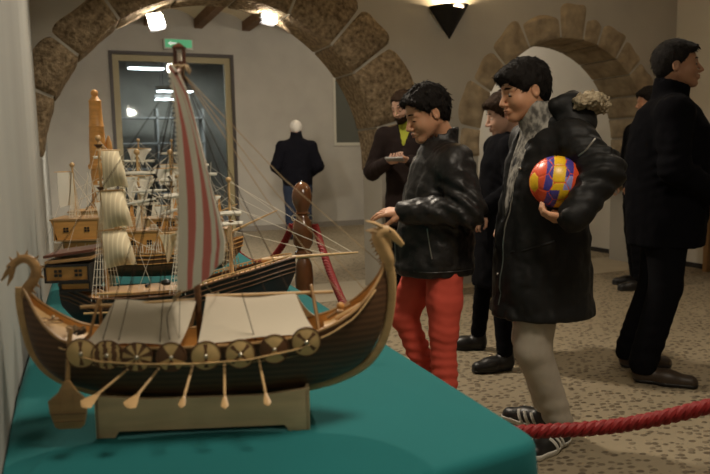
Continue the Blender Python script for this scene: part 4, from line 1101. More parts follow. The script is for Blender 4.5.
def person(name, loc, heading, label, D):
    T = empty(name, loc, R(heading), label, 'person')
    h = D.get('res', .004); hb = D.get('resb', .012); S = D.get('hs', 1.)
    hc = D['head']; HM = rotm(D.get('hyaw', 0), D.get('hpitch', 0), D.get('hroll', 0))
    HL = lambda P: to_local(P, hc, HM, S)
    HW = lambda p: to_world(p, hc, HM, S)
    sh = D['shoulder']; el = D['elbow']; wr = D['wrist']; hip = D['hip']; kn = D['knee']; an = D['ankle']; neck = D['neck']; pel = D['pelvis']
    an = tuple((f_[0][0] + .045 * math.cos(R(f_[1])), f_[0][1] + .045 * math.sin(R(f_[1])), .10) for f_ in D['foot'])
    g = D.get('girth', 1.)
    # ---- body
    def Fbody(P):
        d = limb(P, [pel, ((pel[0] + neck[0]) / 2, 0, (pel[2] + neck[2]) / 2), (neck[0], neck[1], neck[2] - .10)], [.095 * g, .09 * g, .08 * g], .05)
        d = smin(d, cap(P, neck, (hc[0] - .03, hc[1], hc[2] - .07), .045, .045), .03)
        for i in (0, 1):
            d = smin(d, cap(P, (neck[0], neck[1], neck[2] - .06), sh[i], .055, .042), .03)
            d = smin(d, limb(P, [sh[i], el[i], wr[i]], [.038 * g, .030 * g, .022]), .02)
            d = smin(d, limb(P, [hip[i], kn[i], an[i]], [.068 * g, .046 * g, .030]), .03)
            fd, _ = F_foot(P, D['foot'][i][0], D['foot'][i][1], D['foot'][i][2] - .02, wdt=.034); d = smin(d, fd, .02)
        return d
    pts = [pel, neck] + list(sh) + list(el) + list(wr) + list(hip) + list(kn) + list(an)
    lo, hi = bounds(pts, .12); lo = (lo[0] - .15, lo[1], -.01); hi = (hi[0] + .15, hi[1], neck[2] + .03)
    patches = [(Fbody, lo, hi, hb * 1.2)]
    Fh = lambda P: F_head(HL(P), D.get('child', 0), D.get('round', 0)) * S
    R_ = .145 * S
    patches.append((Fh, (hc[0] - R_, hc[1] - R_, hc[2] - R_ * 1.22), (hc[0] + R_, hc[1] + R_, hc[2] + R_), h))
    for i in (0, 1):
        dv, bk, cu, th = D['hand'][i]; M = frame(dv, bk); s_ = D.get('hands', 1.) 
        mir = D.get('mir', (1, -1))[i]
        def Fn(P, M=M, i=i, mir=mir, cu=cu, th=th):
            q = to_local(P, wr[i], M, s_); return F_hand((q[0], q[1] * mir, q[2]), cu, thumb=th) * s_
        c_ = np.array(wr[i]) + np.array(M[:, 0]) * .075 * s_
        patches.append((Fn, tuple(c_ - .115 * s_), tuple(c_ + .115 * s_), D.get('resh', h)))
    sdfmesh('body', patches, D['skin'], T, it=1)
    # ---- hair
    if D.get('hair'):
        hk = D['hair']; a = dict(hk); hm = a.pop('m'); cut = a.pop('cut', None)
        R2 = .15 * S
        ho = sdfmesh('hair', [(lambda P: F_hair(HL(P), **a) * S, (hc[0] - R2, hc[1] - R2, hc[2] - R2), (hc[0] + R2, hc[1] + R2, hc[2] + R2), h)], hm, T, it=0)
        if D.get('strands'):
            rn = random.Random(D['hair'].get('seed', 1)); me = ho.data; nv = len(me.vertices); ring = []; vs = []; fs = []
            Mi = HM.T; fl_ = D.get('comb', (.5, 0, -.2))
            for _ in range(D['strands']):
                v_ = me.vertices[rn.randrange(nv)]; p = np.array(v_.co); n_ = np.array(v_.normal)
                lp = Mi @ (p - np.array(hc)) / S; dr = np.array([lp[0] + .03, lp[1], (lp[2] - .14) * .9]) ; dr = dr / np.linalg.norm(dr) + np.array(fl_) * .6 + np.array([rn.uniform(-1, 1) * D.get('curl', .35) for _ in range(3)])
                dw = HM @ dr; dw = dw - n_ * dw.dot(n_); l_ = np.linalg.norm(dw)
                if l_ < 1e-3: continue
                dw /= l_; sd = np.cross(dw, n_); L1 = rn.uniform(.012, .026) * S; r0 = rn.uniform(.0012, .0026); lift = rn.uniform(.15, .55)
                o = len(vs)
                for t_, rr2 in ((0, r0), (.5, r0 * .9), (1, r0 * .15)):
                    c_ = p - n_ * .002 + dw * L1 * t_ + n_ * (L1 * lift * (t_ - .55 * t_ * t_))
                    for a_ in range(4): vs.append(c_ + sd * rr2 * math.cos(a_ * PI / 2) + n_ * rr2 * .7 * math.sin(a_ * PI / 2))
                fs += [(o + i_ * 4 + a_, o + i_ * 4 + (a_ + 1) % 4, o + i_ * 4 + 4 + (a_ + 1) % 4, o + i_ * 4 + 4 + a_) for i_ in range(2) for a_ in range(4)]
            mb = MB(); mb.v = [tuple(v.co) for v in me.vertices]; mb.f = [tuple(q.vertices) for q in me.polygons]; mb.m = [0] * len(mb.f)
            mb.add(vs, fs, None); o2 = mb.build('tmp_hair', D['hair']['m'], None, sharp=80); ho.data = o2.data; bpy.data.objects.remove(o2)
    # ---- face details
    if D.get('face', True):
        fm = D.get('browm', D['hair']['m'] if D.get('hair') else hair_k)
        for sg in (-1, 1):
            mb = MB(); pts_ = [(.0925 - .0012 * k_ * k_, sg * (.014 + .0082 * k_), .0235 + .0022 * k_ - .0009 * k_ * k_) for k_ in range(5)]
            mb.tube([HW(p) for p in pts_], [.0020 * S, .0036 * S, .0036 * S, .0028 * S, .0010 * S], 6, fm); mb.build('eyebrow', None, T)
            mb = MB(); op = D.get('open', .0)
            c_ = (.0845, sg * .031, -.0062)
            if op:
                mb.sphere(HW((.0765, sg * .031, -.0050)), .0120 * S, 14, eye_w); mb.sphere(HW((.0826, sg * .031 , -.0060)), .0068 * S, 12, eye_m)
            lash = [(.0800 + .0072 * math.sin(PI * k_ / 6), sg * (.018 + .0265 * k_ / 6), -.0095 + .0030 * math.sin(PI * k_ / 6)) for k_ in range(7)]
            mb.tube([HW(p) for p in lash], [.0010 * S] + [.0026 * S] * 5 + [.0010 * S], 5, eye_m); mb.build('eye', None, T)
        mb = MB()
        for dz, w_, r_, bx in ((-.0622, .020, .0032, .1005), (-.0722, .018, .0038, .0990)):
            mb.tube([HW((bx - .9 * (y_ * w_) ** 2 * 18, y_ * w_, dz - (.001 if abs(y_) > .8 else 0) + (.0008 * (1 - abs(y_))))) for y_ in (-1, -.6, -.2, .2, .6, 1)], [.0006, r_ * .75, r_, r_, r_ * .75, .0006], 6, lip_m)
        mb.build('lips', None, T)
    # ---- legs
    tr = D['trousers']
    def Ftr(P):
        d = cap(P, (pel[0], -.05, pel[2]), (pel[0], .05, pel[2]), tr.get('rp', .11) * g); rh, rk, ra = tr['r']
        for i in (0, 1):
            q = (kn[i][0] * .5 + hip[i][0] * .5, kn[i][1] * .5 + hip[i][1] * .5, kn[i][2] * .5 + hip[i][2] * .5)
            l = limb(P, [hip[i], q, kn[i], an[i]], [rh * g, (rh * .55 + rk * .5) * g, rk * g, ra * g], .02)
            d = smin(d, l, .015)
        a = tr.get('fold', .006)
        f = np.sin((P[2] * tr.get('ff', 95) + vn(P[0], P[1], P[2], (9, 9, 6), 3) * 3.2)) * (.5 + .5 * vn(P[0], P[1], P[2], (7, 7, 5), 5))
        lowz = np.clip((tr.get('fz', .55) - P[2]) / .25, .12, 1)
        d = d + f * a * lowz + vn(P[0], P[1], P[2], (22, 22, 10), 8) * a * .5
        return smax(d, tr.get('hem', .075) - P[2], .004)
    pts = [pel] + list(hip) + list(kn) + list(an); lo, hi = bounds(pts, .15)
    sdfmesh('trousers', [(Ftr, lo, (hi[0], hi[1], min(hi[2], D['coat']['keys'][0][0] + .15)), hb * .8)], tr['m'], T, it=0)
    # ---- shoes
    for i in (0, 1):
        heel, yaw, L_ = D['foot'][i]; sm_ = D['shoe']
        F1 = lambda P, i=i, heel=heel, yaw=yaw, L_=L_: smax(smax(F_foot(P, heel, yaw, L_)[0], .012 - P[2] + (heel[2] if len(heel) > 2 else 0), .003), P[2] - sm_.get('h', .10), .004)
        F2 = lambda P, i=i, heel=heel, yaw=yaw, L_=L_: smax(smax(F_foot(P, heel, yaw, L_, wdt=.050)[0], P[2] - sm_.get('sole', .022), .002), .001 - P[2], .002)
        c_ = np.array([heel[0] + math.cos(R(yaw)) * L_ / 2, heel[1] + math.sin(R(yaw)) * L_ / 2, .06]); e = L_ / 2 + .06
        sh_o = sdfmesh('shoe', [(F1, (c_[0] - e, c_[1] - e, -.01), (c_[0] + e, c_[1] + e, .16), D.get('ress', .006))], sm_['m'], T, it=1)
        sdfmesh('sole', [(F2, (c_[0] - e, c_[1] - e, -.008), (c_[0] + e, c_[1] + e, .06), D.get('ress', .006))], sm_.get('sm', shoe_k), sh_o, it=0)
        if sm_.get('stripes'):
            M = rotm(yaw, 0)
            for sg in (-1, 1):
                mb = MB()
                for k_ in range(3):
                    path = []
                    for q in range(7):
                        t = q / 6; x = L_ * .30 + k_ * .030 + t * .026; z = .026 + t * .045
                        # find the surface from the side
                        ys = np.linspace(.08, 0, 90); Pq = M @ np.stack([np.full(90, x), ys * sg, np.full(90, z)]) + np.array([[heel[0]], [heel[1]], [0]])
                        v_ = F_foot((Pq[0], Pq[1], Pq[2]), heel, yaw, L_)[0]; j = np.argmax(v_ < 0); path.append((Pq[0][j], Pq[1][j], Pq[2][j]))
                    mb.tube(path, .0075, 6, shoe_w)
                mb.build('stripe', None, sh_o, label='white stripes')
    # ---- coat
    co = D['coat']
    def Fcoat(P, grow=0., fold=True):
        d = loft(P, [(k_[0], k_[1], k_[2], k_[3] + grow, k_[4] + grow) for k_ in co['keys']])
        for i in (0, 1):
            nk = (neck[0], neck[1], neck[2] - .07)
            d = smin(d, cap(P, nk, sh[i], .065 + grow, co.get('rs', .068) + grow), .05)
            ms = tuple((np.array(wr[i]) * .96 + np.array(el[i]) * .04))
            ra = co['ra']
            d = smin(d, limb(P, [sh[i], el[i], ms], [ra[0] + grow, ra[1] + grow, ra[2] + grow], .03), .022)
        if fold:
            a = co.get('fold', .006)
            w1 = vn(P[0], P[1], P[2], (9, 9, 7), 21 + co.get('seed', 0)); w2 = vn(P[0], P[1], P[2], (20, 20, 14), 22 + co.get('seed', 0))
            f = np.abs(w1) * -1.4 + np.abs(w2) * -.9 + np.abs(vn(P[0], P[1], P[2], (38, 38, 30), 25)) * -.5
            fl = 0
            for i in (0, 1):        # cross folds at the elbows
                dist = np.sqrt((P[0] - el[i][0]) ** 2 + (P[1] - el[i][1]) ** 2 + (P[2] - el[i][2]) ** 2)
                e_ = np.array(wr[i]) - np.array(el[i]); e_ = e_ / np.linalg.norm(e_); s_ = np.array(el[i]) - np.array(sh[i]); s_ = s_ / np.linalg.norm(s_)
                ax = e_ + s_; ax = ax / (np.linalg.norm(ax) + 1e-6); pr = (P[0] - el[i][0]) * ax[0] + (P[1] - el[i][1]) * ax[1] + (P[2] - el[i][2]) * ax[2]
                fl = fl + np.exp(-(dist / .13) ** 2) * np.sin(pr * 130 + w1 * 3)
            d = d + (f + .55) * a + fl * a * .75
            if co.get('quilt'): d = d + np.abs(np.sin(P[2] * co['quilt'])) * -.004 + .002
        d = smax(d, co['keys'][0][0] + .01 * 0 - P[2], .006)
        # neck opening and collar
        cz = neck[2] + co.get('ch', .05); c1 = (neck[0] + .0, neck[1], neck[2] - .04); c2 = (neck[0] + co.get('clean', .01), neck[1], cz)
        d = smin(d, smax(cap(P, c1, c2, co.get('cr', .078) + grow, co.get('cr2', .074) + grow), P[2] - cz - .35 * (neck[0] - P[0]), .008), .02)
        d = smax(d, -cap(P, (c2[0], c2[1], cz + .10), (c1[0], c1[1], neck[2] + .005), .085, .058), .008)
        w_ = co.get('open')
        if w_:      # open front: (z bottom, z top, half width bottom, half width top, y centre)
            z0, z1, a0, a1, yc, yt = w_
            t = np.clip((P[2] - z0) / (z1 - z0), 0, 1); hw = a0 + (a1 - a0) * t
            inside = smax(smax(np.abs(P[1] - (yc + (yt - yc) * t)) - hw, z0 - P[2], .01), -(P[0] - neck[0] - .005), .01)
            core = loft(P, [(k_[0], k_[1], k_[2], k_[3] - .018, k_[4] - .018) for k_ in co['keys']])
            d = smax(d, -smax(inside, -core, .005), .006)
        return d
    pts = list(sh) + list(el) + list(wr) + [(k_[1] - k_[3], k_[2] - k_[4], k_[0]) for k_ in co['keys']] + [(k_[1] + k_[3], k_[2] + k_[4], k_[0]) for k_ in co['keys']]
    lo, hi = bounds(pts, .10); hi = (hi[0], hi[1], neck[2] + co.get('ch', .05) + .06)
    coat = sdfmesh(co.get('name', 'jacket'), [(Fcoat, lo, hi, D.get('resc', .009))], co['m'], T, it=1)
    if co.get('inner'):
        im = co['inner']
        Fi = lambda P: smin(loft(P, [(k_[0], k_[1], k_[2], k_[3] - .016, k_[4] - .016) for k_ in co['keys']]) + vn(P[0], P[1], P[2], (18, 18, 12), 4) * .006,
                            smax(cap(P, (neck[0], neck[1], neck[2] - .05), (neck[0] + .02, neck[1], neck[2] + co.get('ich', .03)), .078, co.get('icr', .066)), -cap(P, (neck[0] + .01, neck[1], neck[2] + .15), (neck[0] + .01, neck[1], neck[2] + .01), .07, .052), .01), .03)
        k0 = co['open'][0] - .03
        sdfmesh(co.get('iname', 'shirt'), [(lambda P: smax(Fi(P), k0 - P[2], .01), (lo[0], lo[1], k0 - .02), (hi[0], hi[1], hi[2] + .04), D.get('resc', .009))], im, T, it=1)
    def surf(o, d, L_=.5, F=Fcoat):
        o = np.array(o, float); d = np.array(d, float); d = d / np.linalg.norm(d); t = np.linspace(0, L_, 300)
        q = o[:, None] + d[:, None] * t; v_ = F((q[0], q[1], q[2])); j = int(np.argmax(v_ < 0)); return tuple(q[:, j])
    return T, coat, surf, HW, Fcoat
# 1. the boy holding the ball
bx = person('person', (1.78, 2.25, 0), 160, 'boy in a long black parka with fur trimmed hood holding a colourful ball', dict(
    res=.0032, resh=.003, resb=.011, resc=.0075, ress=.005, skin=skin_a, child=1, round=.008, hs=.945, girth=.92,
    head=(.098, .0, 1.430), hyaw=12, hpitch=13, hroll=0, strands=1500, comb=(.8, .1, -.3), neck=(.025, 0, 1.285), pelvis=(.02, 0, .80),
    shoulder=((-.040, .150, 1.235), (.03, -.150, 1.235)), elbow=((-.105, .285, 1.12), (-.03, -.24, .98)), wrist=((.020, .335, .958), (.10, -.19, .90)),
    hip=((.05, .075, .76), (.02, -.08, .76)), knee=((.075, .07, .42), (.035, -.10, .42)), ankle=((-.01, .085, .12), (-.02, -.055, .12)),
    foot=(((-.085, -.01), 42, .27), ((-.09, -.11), -42, .26)),
    hand=(((.74, -.60, .05), (.1, .45, -.88), .5, .5), ((.6, .3, -.7), (.5, -.8, 0), .5, .5)), hands=1.0,
    hair=dict(m=hair_k, fringe=.018, vol=.009, seed=3, amp=.0035, nape=-.072), open=1,
    trousers=dict(m=grey_c, r=(.098, .078, .060), fold=.0055, hem=.085, fz=.32), shoe=dict(m=shoe_k, h=.095, sole=.028, sm=shoe_w, stripes=True),
    coat=dict(name='parka', m=nylon, keys=[(.545, .020, 0, .200, .185), (.75, .020, 0, .190, .18), (1.0, .018, 0, .168, .165), (1.15, .015, 0, .145, .165), (1.24, .01, 0, .115, .15), (1.29, .01, 0, .075, .10)],
              ra=(.074, .070, .055), rs=.068, fold=.011, ch=.045, cr=.084, clean=.0, open=(.93, 1.26, .012, .075, .03, .03), inner=hood_c, iname='hoodie', ich=.065, icr=.078)))
T, coat, surf, HW, Fc = bx
# ring of the hood and its fur
def Fhood(P):
    d = smin(ell(P, (-.075, 0, 1.345), (.090, .120, .052)), ell(P, (-.085, 0, 1.295), (.095, .150, .060)), .04); d = smax(d, -ell(P, (-.015, 0, 1.395), (.065, .085, .065)), .015)
    d = smin(d, cap(P, (-.010, .075, 1.372), (-.075, .06, 1.392), .030, .032), .05)
    return d + (np.abs(vn(P[0], P[1], P[2], (14, 14, 14), 5)) * -.018 + .006)
sdfmesh('hood', [(Fhood, (-.22, -.18, 1.2), (.06, .18, 1.47), .006)], nylon, T, it=1)
hp = [(-.03, .14, 1.31), (-.075, .130, 1.375), (-.130, .11, 1.380), (-.185, .04, 1.370), (-.180, -.05, 1.365), (-.14, -.11, 1.34), (-.06, -.14, 1.31)]
def Ffur(P):
    d = limb(P, hp[1:], [.026, .034, .036, .034, .030, .02], .01)
    n = vn(P[0], P[1], P[2], (60, 60, 60), 2) * .010 + vn(P[0], P[1], P[2], (130, 130, 130), 3) * .007
    return d + n
sdfmesh('fur_trim', [(Ffur, (-.23, -.19, 1.28), (.0, .19, 1.47), .0038)], fur_m, T, it=0)
# zips, buttons
m = MB(); m.tube([surf((.5, .062 + .03 * (z - .6), z), (-1, 0, 0)) for z in np.linspace(.60, 1.18, 26)], .0032, 6, zip_m); m.build('zip', None, T)
m = MB(); m.tube([surf((-.08 + .012 * i, .5, 1.235 - .012 * i), (0, -1, 0)) for i in range(6)], .004, 6, zip_m); m.build('sleeve_zip', None, T)
for p in ((.30, .045, .72), (.30, .04, .98), (.3, .09, 1.13), (.2, .35, 1.31)):
    q = surf(p, (-1, 0, 0) if p[1] < .3 else (-.35, -.95, -.2), .6); MB().sphere(q, .0065, 10, zip_m).build('button', None, T)
m = MB(); m.tube([surf((.5, .16 - .0 * i, .80 - .006 * i), (-1, -.25, 0)) for i in range(3)], .003, 6, nylon)
for i in range(2):
    z = .86 - i * .05; 
m.tube([surf((.03 + .035 * i, .5, .86 - .012 * i), (0, -1, 0)) for i in range(5)], .0055, 6, nylon); m.build('pocket_flap', None, T)
# the ball
bc = (.040, .210, 1.083); br = .094
g = (1 + 5 ** .5) / 2; ico = []
for a in (-1, 1):
    for b in (-g, g): ico += [(0, a, b), (a, b, 0), (b, 0, a)]
ico = [Vector(v).normalized() for v in ico]
dod = []
for i in range(12):
    for j in range(i):
        for k in range(j):
            if (ico[i] - ico[j]).length < 1.1 and (ico[j] - ico[k]).length < 1.1 and (ico[i] - ico[k]).length < 1.1: dod.append((ico[i] + ico[j] + ico[k]).normalized())
cen = [(v, 1.0, 0) for v in ico] + [(v, 1.0125, 1) for v in dod]
import bmesh
bb = bmesh.new(); bmesh.ops.create_icosphere(bb, subdivisions=6, radius=1)
rot = Matrix.Rotation(R(25), 3, 'X') @ Matrix.Rotation(R(35), 3, 'Y')
ball_m = [mat('ball_orange', (.80, .10, .035), .35, .5), mat('ball_yellow', (.85, .52, .02), .35, .5), mat('ball_blue', (.07, .055, .33), .35, .5), mat('ball_lilac', (.30, .30, .62), .35, .5)]
CV = np.array([list(c[0]) for c in cen]) * np.array([[1.0 if c[2] == 0 else 1.02] for c in cen])
for v in bb.verts:
    d = CV @ np.array(v.co); s_ = np.sort(d); e = s_[-1] - s_[-2]; f = min(1, e / .035); v.co = v.co * (1 - .022 * (1 - f) ** 2)
for f in bb.faces:
    c = f.calc_center_median().normalized(); d = CV @ np.array(c); k = int(np.argmax(d)); c2 = rot @ c; pc = rot @ Vector(cen[k][0])
    s_ = np.sort(d); x_ = c.x + .18 * c.z + .07 * cen[k][0].x; z_ = c.z + .10 * cen[k][0].z
    if z_ > -.32: ci = 0 if x_ > .58 else 2 if x_ > .30 else 1 if x_ > -.16 else 3 if (x_ > -.5 and z_ < .25) else 2 if x_ > -.5 else 0
    else: ci = 0 if x_ > .42 else 2 if x_ > -.05 else 1 if x_ > -.4 else 0
    if x_ > .58 and (k % 3 == 0): ci = 1
    if s_[-1] - s_[-2] < .009: ci = 0
    f.material_index = ci; f.smooth = True
for v in bb.verts: v.co = v.co * br
me = bpy.data.meshes.new('football'); bb.to_mesh(me); bb.free()
for q in ball_m: me.materials.append(q)
ball = bpy.data.objects.new('football', me); C.objects.link(ball)
ball.location = Matrix.Translation((1.78, 2.25, 0)) @ Matrix.Rotation(R(160), 4, 'Z') @ Vector(bc)
ball.rotation_euler = (0, 0, R(150)); top(ball, 'orange, yellow and blue panelled football held under a parka sleeve', 'ball')

# 2. the boy in red trousers
T, coat, surf, HW, Fc = person('person', (1.44, 2.54, 0), 160, 'boy in black leather jacket and red trousers reaching towards the dragon head', dict(
    res=.0032, resh=.003, resb=.011, resc=.0075, ress=.008, skin=skin_a, child=1, round=.003, hs=.91, girth=.86,
    head=(.036, 0, 1.358), hyaw=15, hpitch=22, strands=1800, curl=.9, comb=(.2, .0, .3), neck=(-.015, 0, 1.225), pelvis=(.0, 0, .78),
    shoulder=((-.045, .150, 1.155), (-.01, -.15, 1.155)), elbow=((-.085, .205, .975), (-.03, -.21, .97)), wrist=((.15, .165, .968), (.04, -.14, .95)),
    hip=((-.02, .07, .72), (.04, -.075, .72)), knee=((-.015, .085, .46), (.125, -.08, .49)), ankle=((.0, .085, .09), (-.01, -.075, .09)),
    foot=(((-.06, .085), 5, .25), ((-.07, -.08), -8, .25)),
    hand=(((1, -.25, .0), (.1, .35, .93), .28, .9), ((1, .2, .0), (.1, -.2, .95), .5, .6)), hands=.90,
    hair=dict(m=hair_k, fringe=.003, vol=.009, seed=8, amp=.006, nape=-.065, line=(.012, -.004)),
    trousers=dict(m=red_c, r=(.090, .066, .056), fold=.012, hem=.075, fz=.55, ff=150), shoe=dict(m=shoe_k, h=.09),
    coat=dict(name='leather_jacket', m=leather, keys=[(.695, .010, 0, .152, .15), (.735, .010, 0, .165, .165), (.90, .0, 0, .155, .16), (1.05, -.008, 0, .135, .16), (1.16, -.02, 0, .11, .145), (1.225, -.02, 0, .07, .09)],
              ra=(.074, .062, .050), rs=.068, fold=.012, ch=.065, cr=.070, cr2=.072, clean=-.01, seed=5)))
m = MB(); m.tube([surf((.5, .02, z), (-1, 0, 0)) for z in np.linspace(.72, 1.20, 24)], .0028, 6, zip_m); m.build('zip', None, T)
m = MB(); m.tube([surf((.06 - .004 * i, .5, .90 - .03 * i), (0, -1, 0)) for i in range(5)], .003, 6, zip_m); m.build('pocket_zip', None, T)
m = MB(); m.tube([surf((-.14 + i * .028, .5, .725), (0, -1, 0)) for i in range(10)], .0035, 6, leather); m.build('hem_band', None, T)

# 3. the man in black on the right
T, coat, surf, HW, Fc = person('person', (2.83, 2.73, 0), -38, 'man in a long black coat with raised collar facing right at the edge', dict(
    res=.0045, resh=.004, resb=.013, resc=.010, ress=.006, skin=skin_b, hs=1.0,
    strands=700, comb=(-.5, 0, 0), head=(.095, 0, 1.612), hyaw=-8, hpitch=-3, neck=(.06, 0, 1.44), pelvis=(.06, 0, .95),
    shoulder=((.07, .18, 1.37), (.06, -.18, 1.37)), elbow=((.05, .24, 1.12), (.06, -.235, 1.10)), wrist=((.26, .14, 1.0), (.27, -.13, .96)),
    hip=((.07, .09, .93), (.05, -.09, .93)), knee=((.04, .10, .50), (.06, -.10, .50)), ankle=((-.03, .12, .09), (.0, -.10, .09)),
    foot=(((-.125, .13), 10, .28), ((-.085, -.11), -12, .31)),
    hand=(((.9, -.4, -.1), (.2, .6, .7), .6, .5), ((.8, .4, -.4), (.3, -.8, .4), .6, .5)),
    hair=dict(m=hair_g, fringe=.004, vol=.008, seed=5, amp=.002, nape=-.07, line=(.012, -.005)), open=1,
    trousers=dict(m=black_c, r=(.105, .080, .072), fold=.006, hem=.05, fz=.4), shoe=dict(m=shoe_b, h=.085),
    coat=dict(name='coat', m=wool_k, keys=[(.70, .065, 0, .185, .20), (.95, .065, 0, .200, .20), (1.15, .07, 0, .205, .19), (1.30, .07, 0, .190, .19), (1.39, .06, 0, .15, .17), (1.45, .06, 0, .09, .11)],
              ra=(.086, .070, .054), rs=.086, fold=.007, ch=.10, cr=.088, cr2=.088, clean=.015)))
# 4. woman behind the boy with the ball
person('person', (2.25, 3.35, 0), 160, 'smiling woman in a dark coat, tights and ankle boots behind the boy with the ball', dict(
    res=.005, resh=.004, resb=.014, resc=.011, ress=.006, skin=skin_p, hs=.98,
    head=(-.080, -.01, 1.405), hyaw=-2, hpitch=14, neck=(-.095, 0, 1.27), pelvis=(-.06, 0, .85),
    shoulder=((-.09, .165, 1.22), (-.08, -.165, 1.22)), elbow=((-.08, .22, .99), (-.06, -.21, .98)), wrist=((.07, .13, .88), (.09, -.11, .88)),
    hip=((-.05, .08, .82), (-.05, -.08, .82)), knee=((-.03, .13, .45), (-.0, -.13, .45)), ankle=((-.02, .18, .10), (.02, -.20, .10)),
    foot=(((-.08, .19), 14, .25), ((-.03, -.22), -6, .25)),
    hand=(((.5, .0, -.85), (.6, .7, .3), .5, .5), ((.5, .0, -.85), (.6, -.7, .3), .5, .5)), hands=.9,
    strands=900, hair=dict(m=hair_b, fringe=.004, vol=.014, seed=11, amp=.005, nape=-.11),
    trousers=dict(m=black_c, r=(.080, .056, .046), fold=.003, hem=.06), shoe=dict(m=shoe_k, h=.14, sole=.02),
    coat=dict(name='coat', m=wool_k, keys=[(.44, -.05, 0, .150, .20), (.80, -.06, 0, .145, .19), (1.0, -.07, 0, .135, .165), (1.14, -.075, 0, .125, .16), (1.22, -.08, 0, .10, .14), (1.28, -.08, 0, .07, .09)],
              ra=(.070, .058, .046), rs=.068, fold=.006, ch=.05, cr=.074, clean=.0)))
# 5. the man with the phone
T, coat, surf, HW, Fc = person('person', (2.60, 5.05, 0), 226, 'bearded man in dark jacket and lime shirt looking down at his phone', dict(
    res=.005, resh=.0042, resb=.015, resc=.011, ress=.008, skin=skin_p, hs=1.0,
    head=(.05, -.015, 1.570), hyaw=-22, hpitch=22, neck=(-.02, 0, 1.42), pelvis=(-.02, 0, .95),
    shoulder=((-.03, .195, 1.345), (-.03, -.195, 1.345)), elbow=((.02, .28, 1.08), (.02, -.29, 1.06)), wrist=((.24, .09, 1.145), (.23, -.08, 1.135)),
    hip=((-.02, .09, .93), (-.02, -.09, .93)), knee=((.0, .10, .50), (.0, -.10, .50)), ankle=((-.02, .10, .09), (-.02, -.10, .09)),
    foot=(((-.09, .11), 10, .28), ((-.09, -.11), -10, .28)),
    hand=(((.7, -.6, .25), (-.2, .6, -.7), .9, .8), ((.7, .6, .25), (-.2, -.6, -.7), .9, .8)),
    strands=500, hair=dict(m=hair_b, fringe=.0, vol=.008, seed=15, amp=.004, nape=-.06, line=(.008, .004)),
    trousers=dict(m=black_c, r=(.10, .075, .065), fold=.004, hem=.06), shoe=dict(m=shoe_k, h=.085),
    coat=dict(m=wool_b, keys=[(.62, -.02, 0, .15, .19), (.9, -.02, 0, .14, .18), (1.15, -.02, 0, .135, .18), (1.30, -.025, 0, .12, .18), (1.38, -.025, 0, .09, .14), (1.42, -.02, 0, .07, .09)],
              ra=(.078, .066, .050), rs=.074, fold=.006, ch=.05, cr=.076, open=(1.235, 1.41, .008, .05, .0, .0), inner=lime_c, ich=.0)))
sdfmesh('beard', [(lambda P: smax(smax(F_head(to_local(P, (.05, -.015, 1.570), rotm(-22, 22), 1.)) - .005 + vn(P[0], P[1], P[2], (90, 90, 90), 3) * .003,
        to_local(P, (.05, -.015, 1.570), rotm(-22, 22), 1.)[2] + .058, .004), -(to_local(P, (.05, -.015, 1.570), rotm(-22, 22), 1.)[0] - .015), .005), (-.06, -.12, 1.38), (.20, .12, 1.60), .005)], hair_b, T, it=0)
ph = empty('mobile_phone', (0, 0, 0), R(226), 'grey mobile phone held in both hands of the bearded man', 'phone')
ph.location = Matrix.Translation((2.60, 5.05, 0)) @ Matrix.Rotation(R(226), 4, 'Z') @ Vector((.325, .0, 1.16))
Mx = Matrix.Rotation(R(-22), 4, 'Y')
MB().box((-.035, -.07, -.005), (.035, .07, .005), None, Mx).build('phone_case', mat('phone_grey', (.30, .30, .30), .35, .5), ph, bevel=.003)
MB().box((-.031, -.064, .005), (.031, .064, .0058), None, Mx).build('screen', mat('phone_screen', (.05, .05, .06), .2, .5, emit=(.6, .7, .8), estr=.25), ph, smooth=False)
# 6. white haired man at the back
person('person', (3.21, 9.70, 0), 76, 'white haired man in a dark jacket and jeans with his back turned', dict(
    res=.007, resh=.006, resb=.018, resc=.013, ress=.010, skin=skin_p, hs=.97, face=False,
    head=(.05, 0, 1.585), hyaw=0, hpitch=18, neck=(-.0, 0, 1.46), pelvis=(0, 0, .95),
    shoulder=((-.0, .20, 1.33), (-.0, -.20, 1.33)), elbow=((-.03, .30, 1.06), (-.03, -.30, 1.06)), wrist=((.14, .19, .93), (.14, -.19, .93)),
    hip=((.0, .10, .93), (.0, -.10, .93)), knee=((.0, .11, .50), (.0, -.11, .50)), ankle=((-.02, .11, .09), (-.02, -.11, .09)),
    foot=(((-.09, .11), 8, .28), ((-.09, -.11), -8, .28)),
    hand=(((.6, -.6, -.4), (.3, .6, .6), .6, .5), ((.6, .6, -.4), (.3, -.6, .6), .6, .5)),
    hair=dict(m=hair_w, vol=.013, seed=19, amp=.003, nape=-.12),
    trousers=dict(m=blue_j, r=(.115, .085, .078), fold=.006, hem=.03), shoe=dict(m=shoe_k, h=.085),
    coat=dict(m=wool_n, keys=[(.78, -.0, 0, .16, .205), (.9, -.0, 0, .17, .22), (1.15, -.0, 0, .165, .225), (1.30, -.0, 0, .145, .22), (1.40, -.0, 0, .11, .17), (1.46, -.0, 0, .07, .09)],
              ra=(.095, .085, .065), rs=.095, fold=.008, ch=.12, cr=.10, cr2=.076)))
